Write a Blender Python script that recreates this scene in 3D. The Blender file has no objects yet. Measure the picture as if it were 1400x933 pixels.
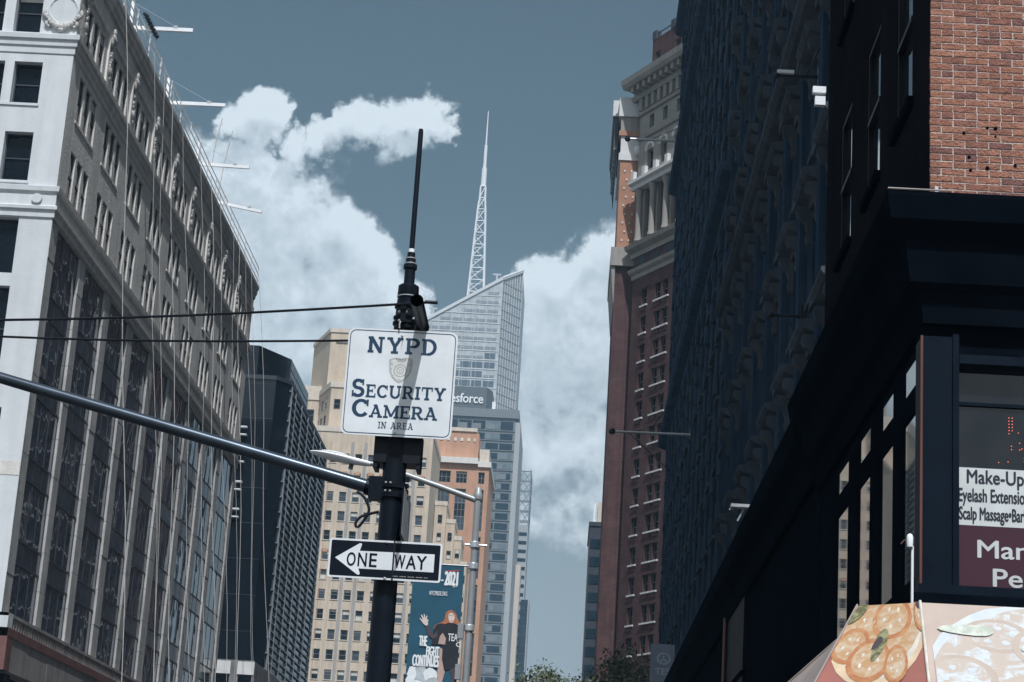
import bpy, math, random
from math import radians as RAD, sin, cos, pi
from mathutils import Vector, Matrix
random.seed(7)
S = bpy.context.scene
COL = S.collection

# ------------------------------------------------------------------ camera
F, PW, PH, EYE = 2722.0, 1400.0, 933.0, 1.65
_v = Vector((60.0, -768.5, -F))
_t = math.tan(RAD(3.6)); _k = -(F*F)/(_v.x*_t + _v.y)
DY = _v.normalized(); DZ = Vector((_t*_k, _k, -F)).normalized(); DX = DY.cross(DZ)
cam = bpy.data.cameras.new('camera'); co = bpy.data.objects.new('camera', cam); COL.objects.link(co)
RM = Matrix((DX, DY, DZ))
co.matrix_world = Matrix.Translation((0, 0, EYE)) @ RM.to_4x4()
cam.sensor_width = 36.0; cam.lens = F/PW*36.0; cam.clip_start = 0.1; cam.clip_end = 8000
S.camera = co
def ray(px, py): return RM @ Vector((px-PW/2, PH/2-py, -F))
def atY(px, py, Y):
    d = ray(px, py); return Vector((0, 0, EYE)) + d*(Y/d.y)
def atX(px, py, X):
    d = ray(px, py); return Vector((0, 0, EYE)) + d*(X/d.x)

# ------------------------------------------------------------------ sun, sky
SUN_EL, SUN_AZ = 56.0, 11.5           # azimuth: degrees to the right of straight behind the viewer
sd = Vector((sin(RAD(SUN_AZ))*cos(RAD(SUN_EL)), -cos(RAD(SUN_AZ))*cos(RAD(SUN_EL)), sin(RAD(SUN_EL))))
sl = bpy.data.lights.new('sun', 'SUN'); sl.energy = 4.3; sl.angle = RAD(0.53); sl.color = (1.0, .98, .955)
so = bpy.data.objects.new('sun', sl); COL.objects.link(so)
so.rotation_euler = sd.to_track_quat('Z', 'Y').to_euler(); so.location = (0, -20, 60)
S.view_settings.view_transform = 'Standard'; S.view_settings.look = 'None'
S.view_settings.exposure = 0.0; S.view_settings.gamma = 1.0
S.view_settings.use_white_balance = True; S.view_settings.white_balance_temperature = 6030; S.view_settings.white_balance_tint = 10   # the photograph's cool colour balance

W = bpy.data.worlds.new('World'); S.world = W; W.use_nodes = True
def build_world():
    nt = W.node_tree; nt.nodes.clear(); N = nt.nodes.new; LK = nt.links.new
    out = N('ShaderNodeOutputWorld'); bg = N('ShaderNodeBackground'); LK(bg.outputs[0], out.inputs[0])
    sky = N('ShaderNodeTexSky'); sky.sky_type = 'NISHITA'; sky.sun_disc = False
    sky.sun_elevation = RAD(SUN_EL); sky.sun_rotation = RAD(180-SUN_AZ)
    sky.air_density = 1.0; sky.dust_density = 2.0; sky.ozone_density = 1.0
    hs = N('ShaderNodeHueSaturation'); hs.inputs['Hue'].default_value = .460; hs.inputs['Saturation'].default_value = .73; hs.inputs['Value'].default_value = .50
    LK(sky.outputs[0], hs.inputs['Color'])
    # cloud density as a group of the view direction
    g = bpy.data.node_groups.new('cloud_density', 'ShaderNodeTree')
    g.interface.new_socket('Vector', in_out='INPUT', socket_type='NodeSocketVector')
    g.interface.new_socket('Density', in_out='OUTPUT', socket_type='NodeSocketFloat')
    gn, gl = g.nodes.new, g.links.new
    gi, go = gn('NodeGroupInput'), gn('NodeGroupOutput')
    def mth(op, a, b=None, c=None):
        m = gn('ShaderNodeMath'); m.operation = op
        for i, v in enumerate((a, b, c)):
            if v is None: continue
            if isinstance(v, (int, float)): m.inputs[i].default_value = v
            else: gl(v, m.inputs[i])
        return m.outputs[0]
    blobs = [(343,150,40,1.0),(405,192,26,.8),(450,180,30,.85),(500,172,36,.82),(555,165,44,.86),(598,190,24,.66),(548,200,34,.62),
             (333,238,48,1.05),(372,288,78,1.15),(418,348,82,1.15),(310,340,130,1.2),(470,400,76,1.1),(410,440,120,1.15),(535,432,58,.95),(405,520,60,1.0),
             (455,264,18,.40),(465,226,20,.34),
             (772,390,52,1.05),(828,376,46,1.0),(738,412,40,.85),(805,460,100,1.15),(770,545,100,.86),(847,348,22,.72),(890,430,115,1.05),(730,480,60,.9),(775,640,110,.60)]
    wv = gi.outputs[0]                       # ragged outlines: bend the direction a little before the masses are laid out
    for (sc, am, de) in ((11, .055, 2), (38, .030, 4), (110, .014, 4)):
        nz = gn('ShaderNodeTexNoise'); nz.inputs['Scale'].default_value = sc; nz.inputs['Detail'].default_value = de; nz.inputs['Roughness'].default_value = .6; gl(gi.outputs[0], nz.inputs['Vector'])
        sb = gn('ShaderNodeVectorMath'); sb.operation = 'SUBTRACT'; gl(nz.outputs['Color'], sb.inputs[0]); sb.inputs[1].default_value = (.5, .5, .5)
        ma = gn('ShaderNodeVectorMath'); ma.operation = 'MULTIPLY_ADD'; gl(sb.outputs[0], ma.inputs[0]); ma.inputs[1].default_value = (am, am, am); gl(wv, ma.inputs[2]); wv = ma.outputs[0]
    nrmv = gn('ShaderNodeVectorMath'); nrmv.operation = 'NORMALIZE'; gl(wv, nrmv.inputs[0]); wv = nrmv.outputs[0]
    tot = None
    for (px, py, r, a) in blobs:
        c = ray(px, py).normalized()
        d = gn('ShaderNodeVectorMath'); d.operation = 'DOT_PRODUCT'; gl(wv, d.inputs[0]); d.inputs[1].default_value = c
        mr = gn('ShaderNodeMapRange'); mr.interpolation_type = 'SMOOTHSTEP'; mr.clamp = True
        gl(d.outputs['Value'], mr.inputs[0]); mr.inputs[1].default_value = cos(1.45*r/F); mr.inputs[2].default_value = cos(.35*r/F)
        mr.inputs[3].default_value = 0; mr.inputs[4].default_value = a
        tot = mr.outputs[0] if tot is None else mth('SMOOTH_MAX', tot, mr.outputs[0], .2)
    # elsewhere in the sky the same scattered cumulus goes on
    def noise(scale, det, rough, dist=0.0):
        n = gn('ShaderNodeTexNoise'); n.inputs['Scale'].default_value = scale; n.inputs['Detail'].default_value = det
        n.inputs['Roughness'].default_value = rough; n.inputs['Distortion'].default_value = dist; gl(gi.outputs[0], n.inputs['Vector']); return n.outputs[0]
    big = noise(2.6, 2.0, .5)
    cd = gn('ShaderNodeVectorMath'); cd.operation = 'DOT_PRODUCT'; gl(gi.outputs[0], cd.inputs[0]); cd.inputs[1].default_value = ray(700, 466).normalized()
    mo = gn('ShaderNodeMapRange'); gl(cd.outputs['Value'], mo.inputs[0]); mo.inputs[1].default_value = cos(RAD(21)); mo.inputs[2].default_value = cos(RAD(30))
    mo.inputs[3].default_value = 0; mo.inputs[4].default_value = 1
    bb = gn('ShaderNodeMapRange'); gl(big, bb.inputs[0]); bb.inputs[1].default_value = .42; bb.inputs[2].default_value = .66; bb.inputs[4].default_value = 1.2
    tot = mth('ADD', tot, mth('MULTIPLY', mo.outputs[0], bb.outputs[0]))
    def bill(scale, det): return mth('SUBTRACT', .30, mth('MULTIPLY', mth('ABSOLUTE', mth('SUBTRACT', noise(scale, det, .55), .5)), 3.0))   # rounded puffs
    f1 = mth('MULTIPLY', mth('SUBTRACT', noise(13, 3, .5), .5), 1.0)
    f2 = mth('MULTIPLY', mth('SUBTRACT', noise(34, 11, .64, .12), .5), 2.1)
    f3 = mth('MULTIPLY', bill(62, 4), .38)
    amp = mth('MINIMUM', 1.0, mth('MULTIPLY', tot, 1.6))
    gl(mth('ADD', tot, mth('MULTIPLY', amp, mth('ADD', mth('ADD', f1, f2), f3))), go.inputs[0])
    tc = N('ShaderNodeTexCoord')
    A = N('ShaderNodeGroup'); A.node_tree = g; LK(tc.outputs['Generated'], A.inputs[0])
    off = N('ShaderNodeVectorMath'); off.operation = 'ADD'; LK(tc.outputs['Generated'], off.inputs[0]); off.inputs[1].default_value = (.004, -.004, .016)
    B = N('ShaderNodeGroup'); B.node_tree = g; LK(off.outputs[0], B.inputs[0])
    cov = N('ShaderNodeMapRange'); cov.interpolation_type = 'SMOOTHSTEP'; LK(A.outputs[0], cov.inputs[0]); cov.inputs[1].default_value = .24; cov.inputs[2].default_value = .80
    df = N('ShaderNodeMath'); df.operation = 'SUBTRACT'; LK(A.outputs[0], df.inputs[0]); LK(B.outputs[0], df.inputs[1])
    sh = N('ShaderNodeMapRange'); LK(df.outputs[0], sh.inputs[0]); sh.inputs[1].default_value = -.55; sh.inputs[2].default_value = .60
    cr = N('ShaderNodeMix'); cr.data_type = 'RGBA'; LK(sh.outputs[0], cr.inputs[0])
    cr.inputs[6].default_value = (4.6, 5.2, 5.5, 1); cr.inputs[7].default_value = (8.0, 8.55, 8.6, 1)
    # thin even veil of high cloud low in the sky
    vd = N('ShaderNodeSeparateXYZ'); LK(tc.outputs['Generated'], vd.inputs[0])
    vr = N('ShaderNodeMapRange'); vr.interpolation_type = 'SMOOTHSTEP'; LK(vd.outputs[2], vr.inputs[0]); vr.inputs[1].default_value = .34; vr.inputs[2].default_value = .10; vr.inputs[3].default_value = 0; vr.inputs[4].default_value = .75
    ve = N('ShaderNodeMix'); ve.data_type = 'RGBA'; LK(vr.outputs[0], ve.inputs[0]); LK(hs.outputs[0], ve.inputs[6]); ve.inputs[7].default_value = (3.9, 4.5, 4.75, 1)
    mx = N('ShaderNodeMix'); mx.data_type = 'RGBA'; LK(cov.outputs[0], mx.inputs[0]); LK(ve.outputs[2], mx.inputs[6]); LK(cr.outputs[2], mx.inputs[7])
    LK(mx.outputs[2], bg.inputs[0]); bg.inputs[1].default_value = .1
build_world()

# ------------------------------------------------------------------ helpers
def tag(o, label=None, cat=None, group=None, kind=None):
    if label: o['label'] = label
    if cat: o['category'] = cat
    if group: o['group'] = group
    if kind: o['kind'] = kind
    return o
def thing(name, label, cat, loc=(0, 0, 0), group=None):
    o = bpy.data.objects.new(name, None); COL.objects.link(o); o.location = loc; o.empty_display_size = .2
    return tag(o, label, cat, group)
def frame(x, y, ang=0.0): return (x, y, RAD(ang))
SOUTH, EAST, WEST = 0.0, 90.0, -90.0      # outward side of a facade frame: local x along, local y inward
def place(o, parent, fr=None, at=(0, 0, 0)):
    if fr:
        c, s = cos(fr[2]), sin(fr[2])
        p = Vector((fr[0]+c*at[0]-s*at[1], fr[1]+s*at[0]+c*at[1], at[2])); o.rotation_euler = (0, 0, fr[2])
    else: p = Vector(at)
    if parent is not None:
        o.parent = parent
        if fr: p = p - Vector(parent.location)
    o.location = p
def link(name, me, parent=None, fr=None, at=(0, 0, 0), label=None):
    o = bpy.data.objects.new(name, me); COL.objects.link(o); place(o, parent, fr, at)
    if label: o['label'] = label
    return o
class MB:
    def __init__(s): s.v, s.f, s.m = [], [], []; s.smooth = False
    def add(s, vs, fs, m=0):
        n = len(s.v); s.v += [tuple(p) for p in vs]; s.f += [tuple(i+n for i in f) for f in fs]; s.m += [m]*len(fs); return s
    def box(s, x0, x1, y0, y1, z0, z1, m=0):
        return s.add([(x0,y0,z0),(x1,y0,z0),(x1,y1,z0),(x0,y1,z0),(x0,y0,z1),(x1,y0,z1),(x1,y1,z1),(x0,y1,z1)],
                     [(0,3,2,1),(4,5,6,7),(0,1,5,4),(1,2,6,5),(2,3,7,6),(3,0,4,7)], m)
    def prism(s, poly, z0, z1, m=0, top=None):
        n = len(poly); t = top or poly
        vs = [(p[0],p[1],z0) for p in poly]+[(p[0],p[1],z1) for p in t]
        return s.add(vs, [tuple(range(n-1,-1,-1)), tuple(range(n,2*n))]+[(i,(i+1)%n,n+(i+1)%n,n+i) for i in range(n)], m)
    def xz(s, poly, y0, y1, m=0):        # polygon in x,z (counter-clockwise seen from -y), pushed from y0 (front) to y1
        n = len(poly); vs = [(p[0],y0,p[1]) for p in poly]+[(p[0],y1,p[1]) for p in poly]
        return s.add(vs, [tuple(range(n)), tuple(range(2*n-1,n-1,-1))]+[(i,n+i,n+(i+1)%n,(i+1)%n) for i in range(n)], m)
    def yz(s, poly, x0, x1, m=0):        # profile in y,z swept along x
        n = len(poly); vs = [(x0,p[0],p[1]) for p in poly]+[(x1,p[0],p[1]) for p in poly]
        return s.add(vs, [tuple(range(n-1,-1,-1)), tuple(range(n,2*n))]+[(i,(i+1)%n,n+(i+1)%n,n+i) for i in range(n)], m)
    def tube(s, p0, p1, r0, r1=None, n=8, m=0, caps=True):
        p0, p1 = Vector(p0), Vector(p1); r1 = r0 if r1 is None else r1
        d = (p1-p0).normalized(); a = d.orthogonal().normalized(); b = d.cross(a); vs = []
        for p, r in ((p0, r0), (p1, r1)):
            for i in range(n): vs.append(p+(a*cos(2*pi*i/n)+b*sin(2*pi*i/n))*r)
        fs = [(i,(i+1)%n,n+(i+1)%n,n+i) for i in range(n)]
        if caps: fs += [tuple(range(n-1,-1,-1)), tuple(range(n,2*n))]
        return s.add(vs, fs, m)
    def path(s, pts, r, n=6, m=0):
        for i in range(len(pts)-1):
            ra = r[i] if isinstance(r, (list, tuple)) else r; rb = r[i+1] if isinstance(r, (list, tuple)) else r
            s.tube(pts[i], pts[i+1], ra, rb, n, m)
        return s
    def lathe(s, prof, c=(0, 0), n=16, m=0):  # prof: (r, z)
        k = len(prof); vs = []
        for r, z in prof:
            for i in range(n): vs.append((c[0]+r*cos(2*pi*i/n), c[1]+r*sin(2*pi*i/n), z))
        fs = [(j*n+i, j*n+(i+1)%n, (j+1)*n+(i+1)%n, (j+1)*n+i) for j in range(k-1) for i in range(n)]
        fs += [tuple(range(n-1,-1,-1)), tuple(range((k-1)*n, k*n))]
        return s.add(vs, fs, m)
    def blob(s, c, rx, ry, rz, n=8, k=5, m=0):
        vs = [(c[0],c[1],c[2]-rz)]
        for j in range(1, k):
            a = -pi/2+pi*j/k
            for i in range(n): vs.append((c[0]+rx*cos(a)*cos(2*pi*i/n), c[1]+ry*cos(a)*sin(2*pi*i/n), c[2]+rz*sin(a)))
        vs.append((c[0],c[1],c[2]+rz)); e = len(vs)-1
        fs = [(0,1+(i+1)%n,1+i) for i in range(n)]
        fs += [(1+(j-1)*n+i,1+(j-1)*n+(i+1)%n,1+j*n+(i+1)%n,1+j*n+i) for j in range(1,k-1) for i in range(n)]
        fs += [(e,1+(k-2)*n+i,1+(k-2)*n+(i+1)%n) for i in range(n)]
        return s.add(vs, fs, m)
    def mesh(s, name, mats):
        me = bpy.data.meshes.new(name); me.from_pydata(s.v, [], s.f)
        for mt in (mats if isinstance(mats, (list, tuple)) else [mats]): me.materials.append(mt)
        if any(s.m): me.polygons.foreach_set('material_index', s.m)
        if s.smooth:
            me.polygons.foreach_set('use_smooth', [True]*len(s.f))
        me.update(); return me
    def build(s, name, mats, parent=None, fr=None, at=(0, 0, 0), label=None):
        return link(name, s.mesh(name, mats), parent, fr, at, label)
def smooth(o, ang=40):
    o.data.polygons.foreach_set('use_smooth', [True]*len(o.data.polygons))
    try: o.data.set_sharp_from_angle(angle=RAD(ang))
    except Exception: pass
    return o
def wall_mesh(u0, u1, z0, z1, holes, depth, m_wall=0):
    """a wall face at local y=0 with rectangular openings and reveals of the given depth"""
    b = MB()
    us = sorted(set([u0, u1]+[h[0] for h in holes]+[h[1] for h in holes])); zs = sorted(set([z0, z1]+[h[2] for h in holes]+[h[3] for h in holes]))
    us = [u for u in us if u0 <= u <= u1]; zs = [z for z in zs if z0 <= z <= z1]
    idx = {}
    def vid(i, j):
        if (i, j) not in idx: idx[(i, j)] = len(b.v); b.v.append((us[i], 0, zs[j]))
        return idx[(i, j)]
    for i in range(len(us)-1):
        for j in range(len(zs)-1):
            cu, cz = (us[i]+us[i+1])/2, (zs[j]+zs[j+1])/2
            if any(h[0] < cu < h[1] and h[2] < cz < h[3] for h in holes): continue
            b.f.append((vid(i,j), vid(i+1,j), vid(i+1,j+1), vid(i,j+1))); b.m.append(m_wall)
    for (a, c, e, g) in holes:
        b.add([(a,0,e),(c,0,e),(c,0,g),(a,0,g),(a,depth,e),(c,depth,e),(c,depth,g),(a,depth,g)],
              [(0,4,5,1),(1,5,6,2),(2,6,7,3),(3,7,4,0)], m_wall)
    return b

# ------------------------------------------------------------------ materials
def mat(name, col, rough=.8, var=.18, scale=1.5, bump=0.0, bscale=30.0, metal=0.0, spec=.4, streak=0.0, emit=None, coat=0.0, ior=None, alpha_rough=None):
    m = bpy.data.materials.new(name); m.use_nodes = True; nt = m.node_tree; N, LK = nt.nodes.new, nt.links.new
    p = nt.nodes['Principled BSDF']; p.inputs['Roughness'].default_value = rough; p.inputs['Metallic'].default_value = metal
    p.inputs['Specular IOR Level'].default_value = spec; p.inputs['Coat Weight'].default_value = coat
    if ior: p.inputs['IOR'].default_value = ior
    c = (*col, 1)
    tc = N('ShaderNodeTexCoord'); oi = N('ShaderNodeObjectInfo')
    ad = N('ShaderNodeVectorMath'); ad.operation = 'MULTIPLY_ADD'; LK(oi.outputs['Random'], ad.inputs[0]); ad.inputs[1].default_value = (37, 53, 71); LK(tc.outputs['Object'], ad.inputs[2])
    base = None
    def shade(fac_out, lo, hi, prev):
        mr = N('ShaderNodeMapRange'); LK(fac_out, mr.inputs[0]); mr.inputs[1].default_value = .28; mr.inputs[2].default_value = .72; mr.inputs[3].default_value = lo; mr.inputs[4].default_value = hi
        x = N('ShaderNodeMix'); x.data_type = 'RGBA'; x.blend_type = 'MULTIPLY'; x.inputs[0].default_value = 1
        if prev is None: x.inputs[6].default_value = c
        else: LK(prev, x.inputs[6])
        LK(mr.outputs[0], x.inputs[7]); return x.outputs[2]
    if var > 0:
        n = N('ShaderNodeTexNoise'); n.inputs['Scale'].default_value = scale; n.inputs['Detail'].default_value = 6; n.inputs['Roughness'].default_value = .62; LK(ad.outputs[0], n.inputs['Vector'])
        base = shade(n.outputs[0], 1-var, 1+var, None)
    if streak > 0:
        mp = N('ShaderNodeMapping'); mp.inputs['Scale'].default_value = (2.2, 2.2, .10); LK(ad.outputs[0], mp.inputs[0])
        n2 = N('ShaderNodeTexNoise'); n2.inputs['Scale'].default_value = 1.0; n2.inputs['Detail'].default_value = 5; LK(mp.outputs[0], n2.inputs['Vector'])
        base = shade(n2.outputs[0], 1-streak, 1+streak*.35, base)
    if base is None: p.inputs['Base Color'].default_value = c
    else: LK(base, p.inputs['Base Color'])
    if bump > 0:
        nb = N('ShaderNodeTexNoise'); nb.inputs['Scale'].default_value = bscale; nb.inputs['Detail'].default_value = 5; LK(ad.outputs[0], nb.inputs['Vector'])
        bp = N('ShaderNodeBump'); bp.inputs['Strength'].default_value = bump; bp.inputs['Distance'].default_value = .05; LK(nb.outputs[0], bp.inputs['Height']); LK(bp.outputs[0], p.inputs['Normal'])
    if emit: p.inputs['Emission Color'].default_value = (*emit[0], 1); p.inputs['Emission Strength'].default_value = emit[1]
    return m
def brick_mat(name, c1, c2, mortar, bw=.21, bh=.072, rough=.9):
    m = mat(name, c1, rough, var=.25, scale=.6, streak=.25, spec=.15 if c1[0] > .05 else 0); nt = m.node_tree; N, LK = nt.nodes.new, nt.links.new
    p = nt.nodes['Principled BSDF']; prev = p.inputs['Base Color'].links[0].from_socket
    tc = N('ShaderNodeTexCoord'); sp = N('ShaderNodeSeparateXYZ'); LK(tc.outputs['Object'], sp.inputs[0])
    ad = N('ShaderNodeMath'); ad.operation = 'ADD'; LK(sp.outputs[0], ad.inputs[0]); LK(sp.outputs[1], ad.inputs[1])
    cb = N('ShaderNodeCombineXYZ'); LK(ad.outputs[0], cb.inputs[0]); LK(sp.outputs[2], cb.inputs[1])
    b = N('ShaderNodeTexBrick'); b.inputs['Scale'].default_value = 1; b.inputs['Brick Width'].default_value = bw; b.inputs['Row Height'].default_value = bh; b.inputs['Mortar Size'].default_value = bh*.09
    b.inputs['Color1'].default_value = (1, 1, 1, 1); b.inputs['Color2'].default_value = (c2[0]/c1[0], c2[1]/c1[1], c2[2]/c1[2], 1); b.inputs['Mortar'].default_value = (mortar[0]/c1[0], mortar[1]/c1[1], mortar[2]/c1[2], 1)
    LK(cb.outputs[0], b.inputs['Vector'])
    x = N('ShaderNodeMix'); x.data_type = 'RGBA'; x.blend_type = 'MULTIPLY'; x.inputs[0].default_value = 1; x.clamp_result = False
    LK(prev, x.inputs[6]); LK(b.outputs[0], x.inputs[7]); LK(x.outputs[2], p.inputs['Base Color'])
    bp = N('ShaderNodeBump'); bp.inputs['Strength'].default_value = .5; bp.inputs['Distance'].default_value = .01; bp.invert = True; LK(b.outputs['Fac'], bp.inputs['Height']); LK(bp.outputs[0], p.inputs['Normal'])
    return m
def glass(name, col, rough=.04, ior=1.55, wav=.0, wscale=1.2):
    m = mat(name, col, rough, var=.25, scale=.5, spec=.6, ior=ior)
    if wav > 0:
        nt = m.node_tree; N, LK = nt.nodes.new, nt.links.new; p = nt.nodes['Principled BSDF']
        tc = N('ShaderNodeTexCoord'); n = N('ShaderNodeTexNoise'); n.inputs['Scale'].default_value = wscale; n.inputs['Detail'].default_value = 1; LK(tc.outputs['Object'], n.inputs['Vector'])
        bp = N('ShaderNodeBump'); bp.inputs['Strength'].default_value = wav; bp.inputs['Distance'].default_value = .06; LK(n.outputs[0], bp.inputs['Height']); LK(bp.outputs[0], p.inputs['Normal'])
    return m
m_asphalt = mat('asphalt', (.05, .05, .052), .9, bump=.4, bscale=60)
m_walk = mat('concrete_walk', (.13, .125, .12), .9, bump=.2)
m_kerb = mat('granite_kerb', (.34, .33, .32), .85)
m_white = mat('painted_white_stone', (.60, .615, .62), .75, var=.07, scale=.8, bump=.15, bscale=12, streak=.10)
m_tan = mat('tan_stone', (.63, .60, .555), .85, var=.14, scale=1.0, bump=.5, bscale=9, streak=.22)
m_tan2 = mat('tan_stone_trim', (.66, .63, .585), .8, var=.15, scale=2.0, bump=.3, bscale=14, streak=.15)
m_orn = mat('pale_carved_stone', (.46, .445, .42), .8, var=.35, scale=5, bump=.6, bscale=10)
m_pier = mat('weathered_pier_stone', (.44, .43, .41), .85, var=.22, scale=1.1, bump=.4, bscale=8, streak=.3)
m_glassdark = glass('dark_window_glass', (.004, .008, .013), .05, 1.33)
m_curtain = glass('curtain_wall_glass', (.016, .034, .056), .02, 2.3, wav=.22, wscale=.8)
m_spandrel = mat('spandrel_glass', (.012, .026, .044), .12, var=.3, spec=.5)
m_darkmetal = mat('dark_anodised_metal', (.035, .042, .052), .45, var=.2, spec=.5)
m_steel = mat('galvanised_steel', (.50, .51, .52), .42, var=.2, scale=6, metal=.55)
m_whitepaint = mat('white_enamel', (.78, .79, .79), .5, var=.06)
m_rope = mat('pale_rope', (.45, .43, .40), .9, var=.2, scale=3)
m_brownband = mat('oxblood_painted_band', (.16, .075, .065), .75, var=.25, streak=.3)
m_greyband = mat('grey_painted_fascia', (.30, .27, .25), .8, var=.2, scale=.8, streak=.3)
m_black = mat('black_painted_metal', (.004, .006, .010), .48, var=.3, scale=8, spec=.25)
m_polepaint = mat('dark_green_black_pole_paint', (.003, .006, .011), .42, var=.3, scale=9, spec=.16, bump=.08, bscale=50)
m_sash = mat('window_sash', (.16, .16, .155), .6)
m_blind = mat('window_blind', (.55, .53, .48), .8, var=.15)
def tilt_hint(): return random.uniform(-1, 1)
# reusable window meshes: local x centred, y inward, z from 0
WCACHE = {}; PANES = {}
def window_mesh(w, h, kind=0, glassm=None, sash=None, rail=True, bar=.06, mull=1):
    key = (round(w,3), round(h,3), kind, (glassm or m_glassdark).name, (sash or m_sash).name, rail, bar, mull)
    if key in WCACHE: return WCACHE[key]
    b = MB(); t = bar
    for (x0, x1, z0, z1) in ((-w/2, -w/2+t, 0, h), (w/2-t, w/2, 0, h), (-w/2+t, w/2-t, 0, t), (-w/2+t, w/2-t, h-t, h)): b.box(x0, x1, -.02, .028, z0, z1, 0)
    if rail: b.box(-w/2+t, w/2-t, -.035, .027, h*.5-t/2, h*.5+t/2, 0)
    for i in range(1, mull): b.box(-w/2+w*i/mull-t/2, -w/2+w*i/mull+t/2, -.018, .026, t, h-t, 0)
    if kind == 1: b.box(-w/2+t, w/2-t, .015, .027, h*.55, h-t, 2)
    if kind == 2: b.box(-w/2+t, w/2-t, .015, .027, t, h*.48, 2)
    if kind == 3: b.box(-w/2+t, w/2-t, .015, .027, h*.78, h-t, 2)
    WCACHE[key] = b.mesh('window', [sash or m_sash, glassm or m_glassdark, m_blind])
    PANES[WCACHE[key].name] = MB().box(-w/2, w/2, .03, .05, 0, h).mesh('pane', glassm or m_glassdark); return WCACHE[key]

def text_mesh(s, bold=0.0, depth=.002):
    cu = bpy.data.curves.new('lettering', 'FONT'); cu.body = s; cu.offset = bold; cu.extrude = 0; cu.resolution_u = 4
    o = bpy.data.objects.new('lettering_tmp', cu); COL.objects.link(o)
    dg = bpy.context.evaluated_depsgraph_get(); me = bpy.data.meshes.new_from_object(o.evaluated_get(dg))
    bpy.data.objects.remove(o); bpy.data.curves.remove(cu)
    return me
def lettering(s, x0, x1, z0, z1, y, m, parent, fr=None, bold=0.0, name='lettering', slant=0.0, thick=.003):
    """letters fitted into a local rectangle on the plane y (facing -y), as real thin relief"""
    me = text_mesh(s, 0.0)
    vs = [v.co.copy() for v in me.vertices]; fs = [tuple(p.vertices) for p in me.polygons]; bpy.data.meshes.remove(me)
    ax, bx = min(v.x for v in vs), max(v.x for v in vs); ay, by = min(v.y for v in vs), max(v.y for v in vs)
    n = len(vs); front, back = [], []
    for v in vs:
        fx, fz = (v.x-ax)/(bx-ax), (v.y-ay)/(by-ay)
        p = (x0+fx*(x1-x0)+slant*fz, z0+fz*(z1-z0)); front.append((p[0], y, p[1])); back.append((p[0], y+thick, p[1]))
    ed = {}
    for f in fs:
        for i in range(len(f)):
            e = (f[i], f[(i+1) % len(f)]); ed[e] = ed.get(e, 0)+1
    sides = [(a, n+a, n+b_, b_) for (a, b_) in ed if (b_, a) not in ed]
    b = MB().add(front+back, fs+[tuple(n+i for i in reversed(f)) for f in fs]+sides)
    g = bold*(z1-z0)*.9
    if g > 0:                                    # heavier strokes: stacked copies, each a hair in front of the last
        for k, (dx, dz) in enumerate(((-g, 0), (g, 0), (0, g*.7), (0, -g*.7))): b.add([(p[0]+dx, p[1]-.0004*(k+1)*max(1, thick/.003), p[2]+dz) for p in front], fs)
    return b.build(name, m, parent, fr)
# ------------------------------------------------------------------ the ground
def sheet(name, x0, x1, y0, y1, z, m, kind='structure'):
    o = MB().add([(x0,y0,z),(x1,y0,z),(x1,y1,z),(x0,y1,z)], [(0,1,2,3)]).build(name, m); tag(o, kind=kind); return o
sheet('ground', -3000, 3000, -1500, 4000, -.16, m_asphalt)
sheet('road', -19.5, -1.9, -300, 1500, -.156, m_asphalt)
for nm, x0, x1 in (('sidewalk', -1.75, 40), ('sidewalk', -60, -19.75)):
    tag(MB().box(x0, x1, -300, 1500, -.15, 0).build(nm, m_walk), kind='structure')
tag(MB().box(-1.9, -1.752, -300, 1500, -.15, .004).build('kerb', m_kerb), kind='structure')
tag(MB().box(-19.748, -19.6, -300, 1500, -.15, .004).build('kerb', m_kerb), kind='structure')

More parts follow.
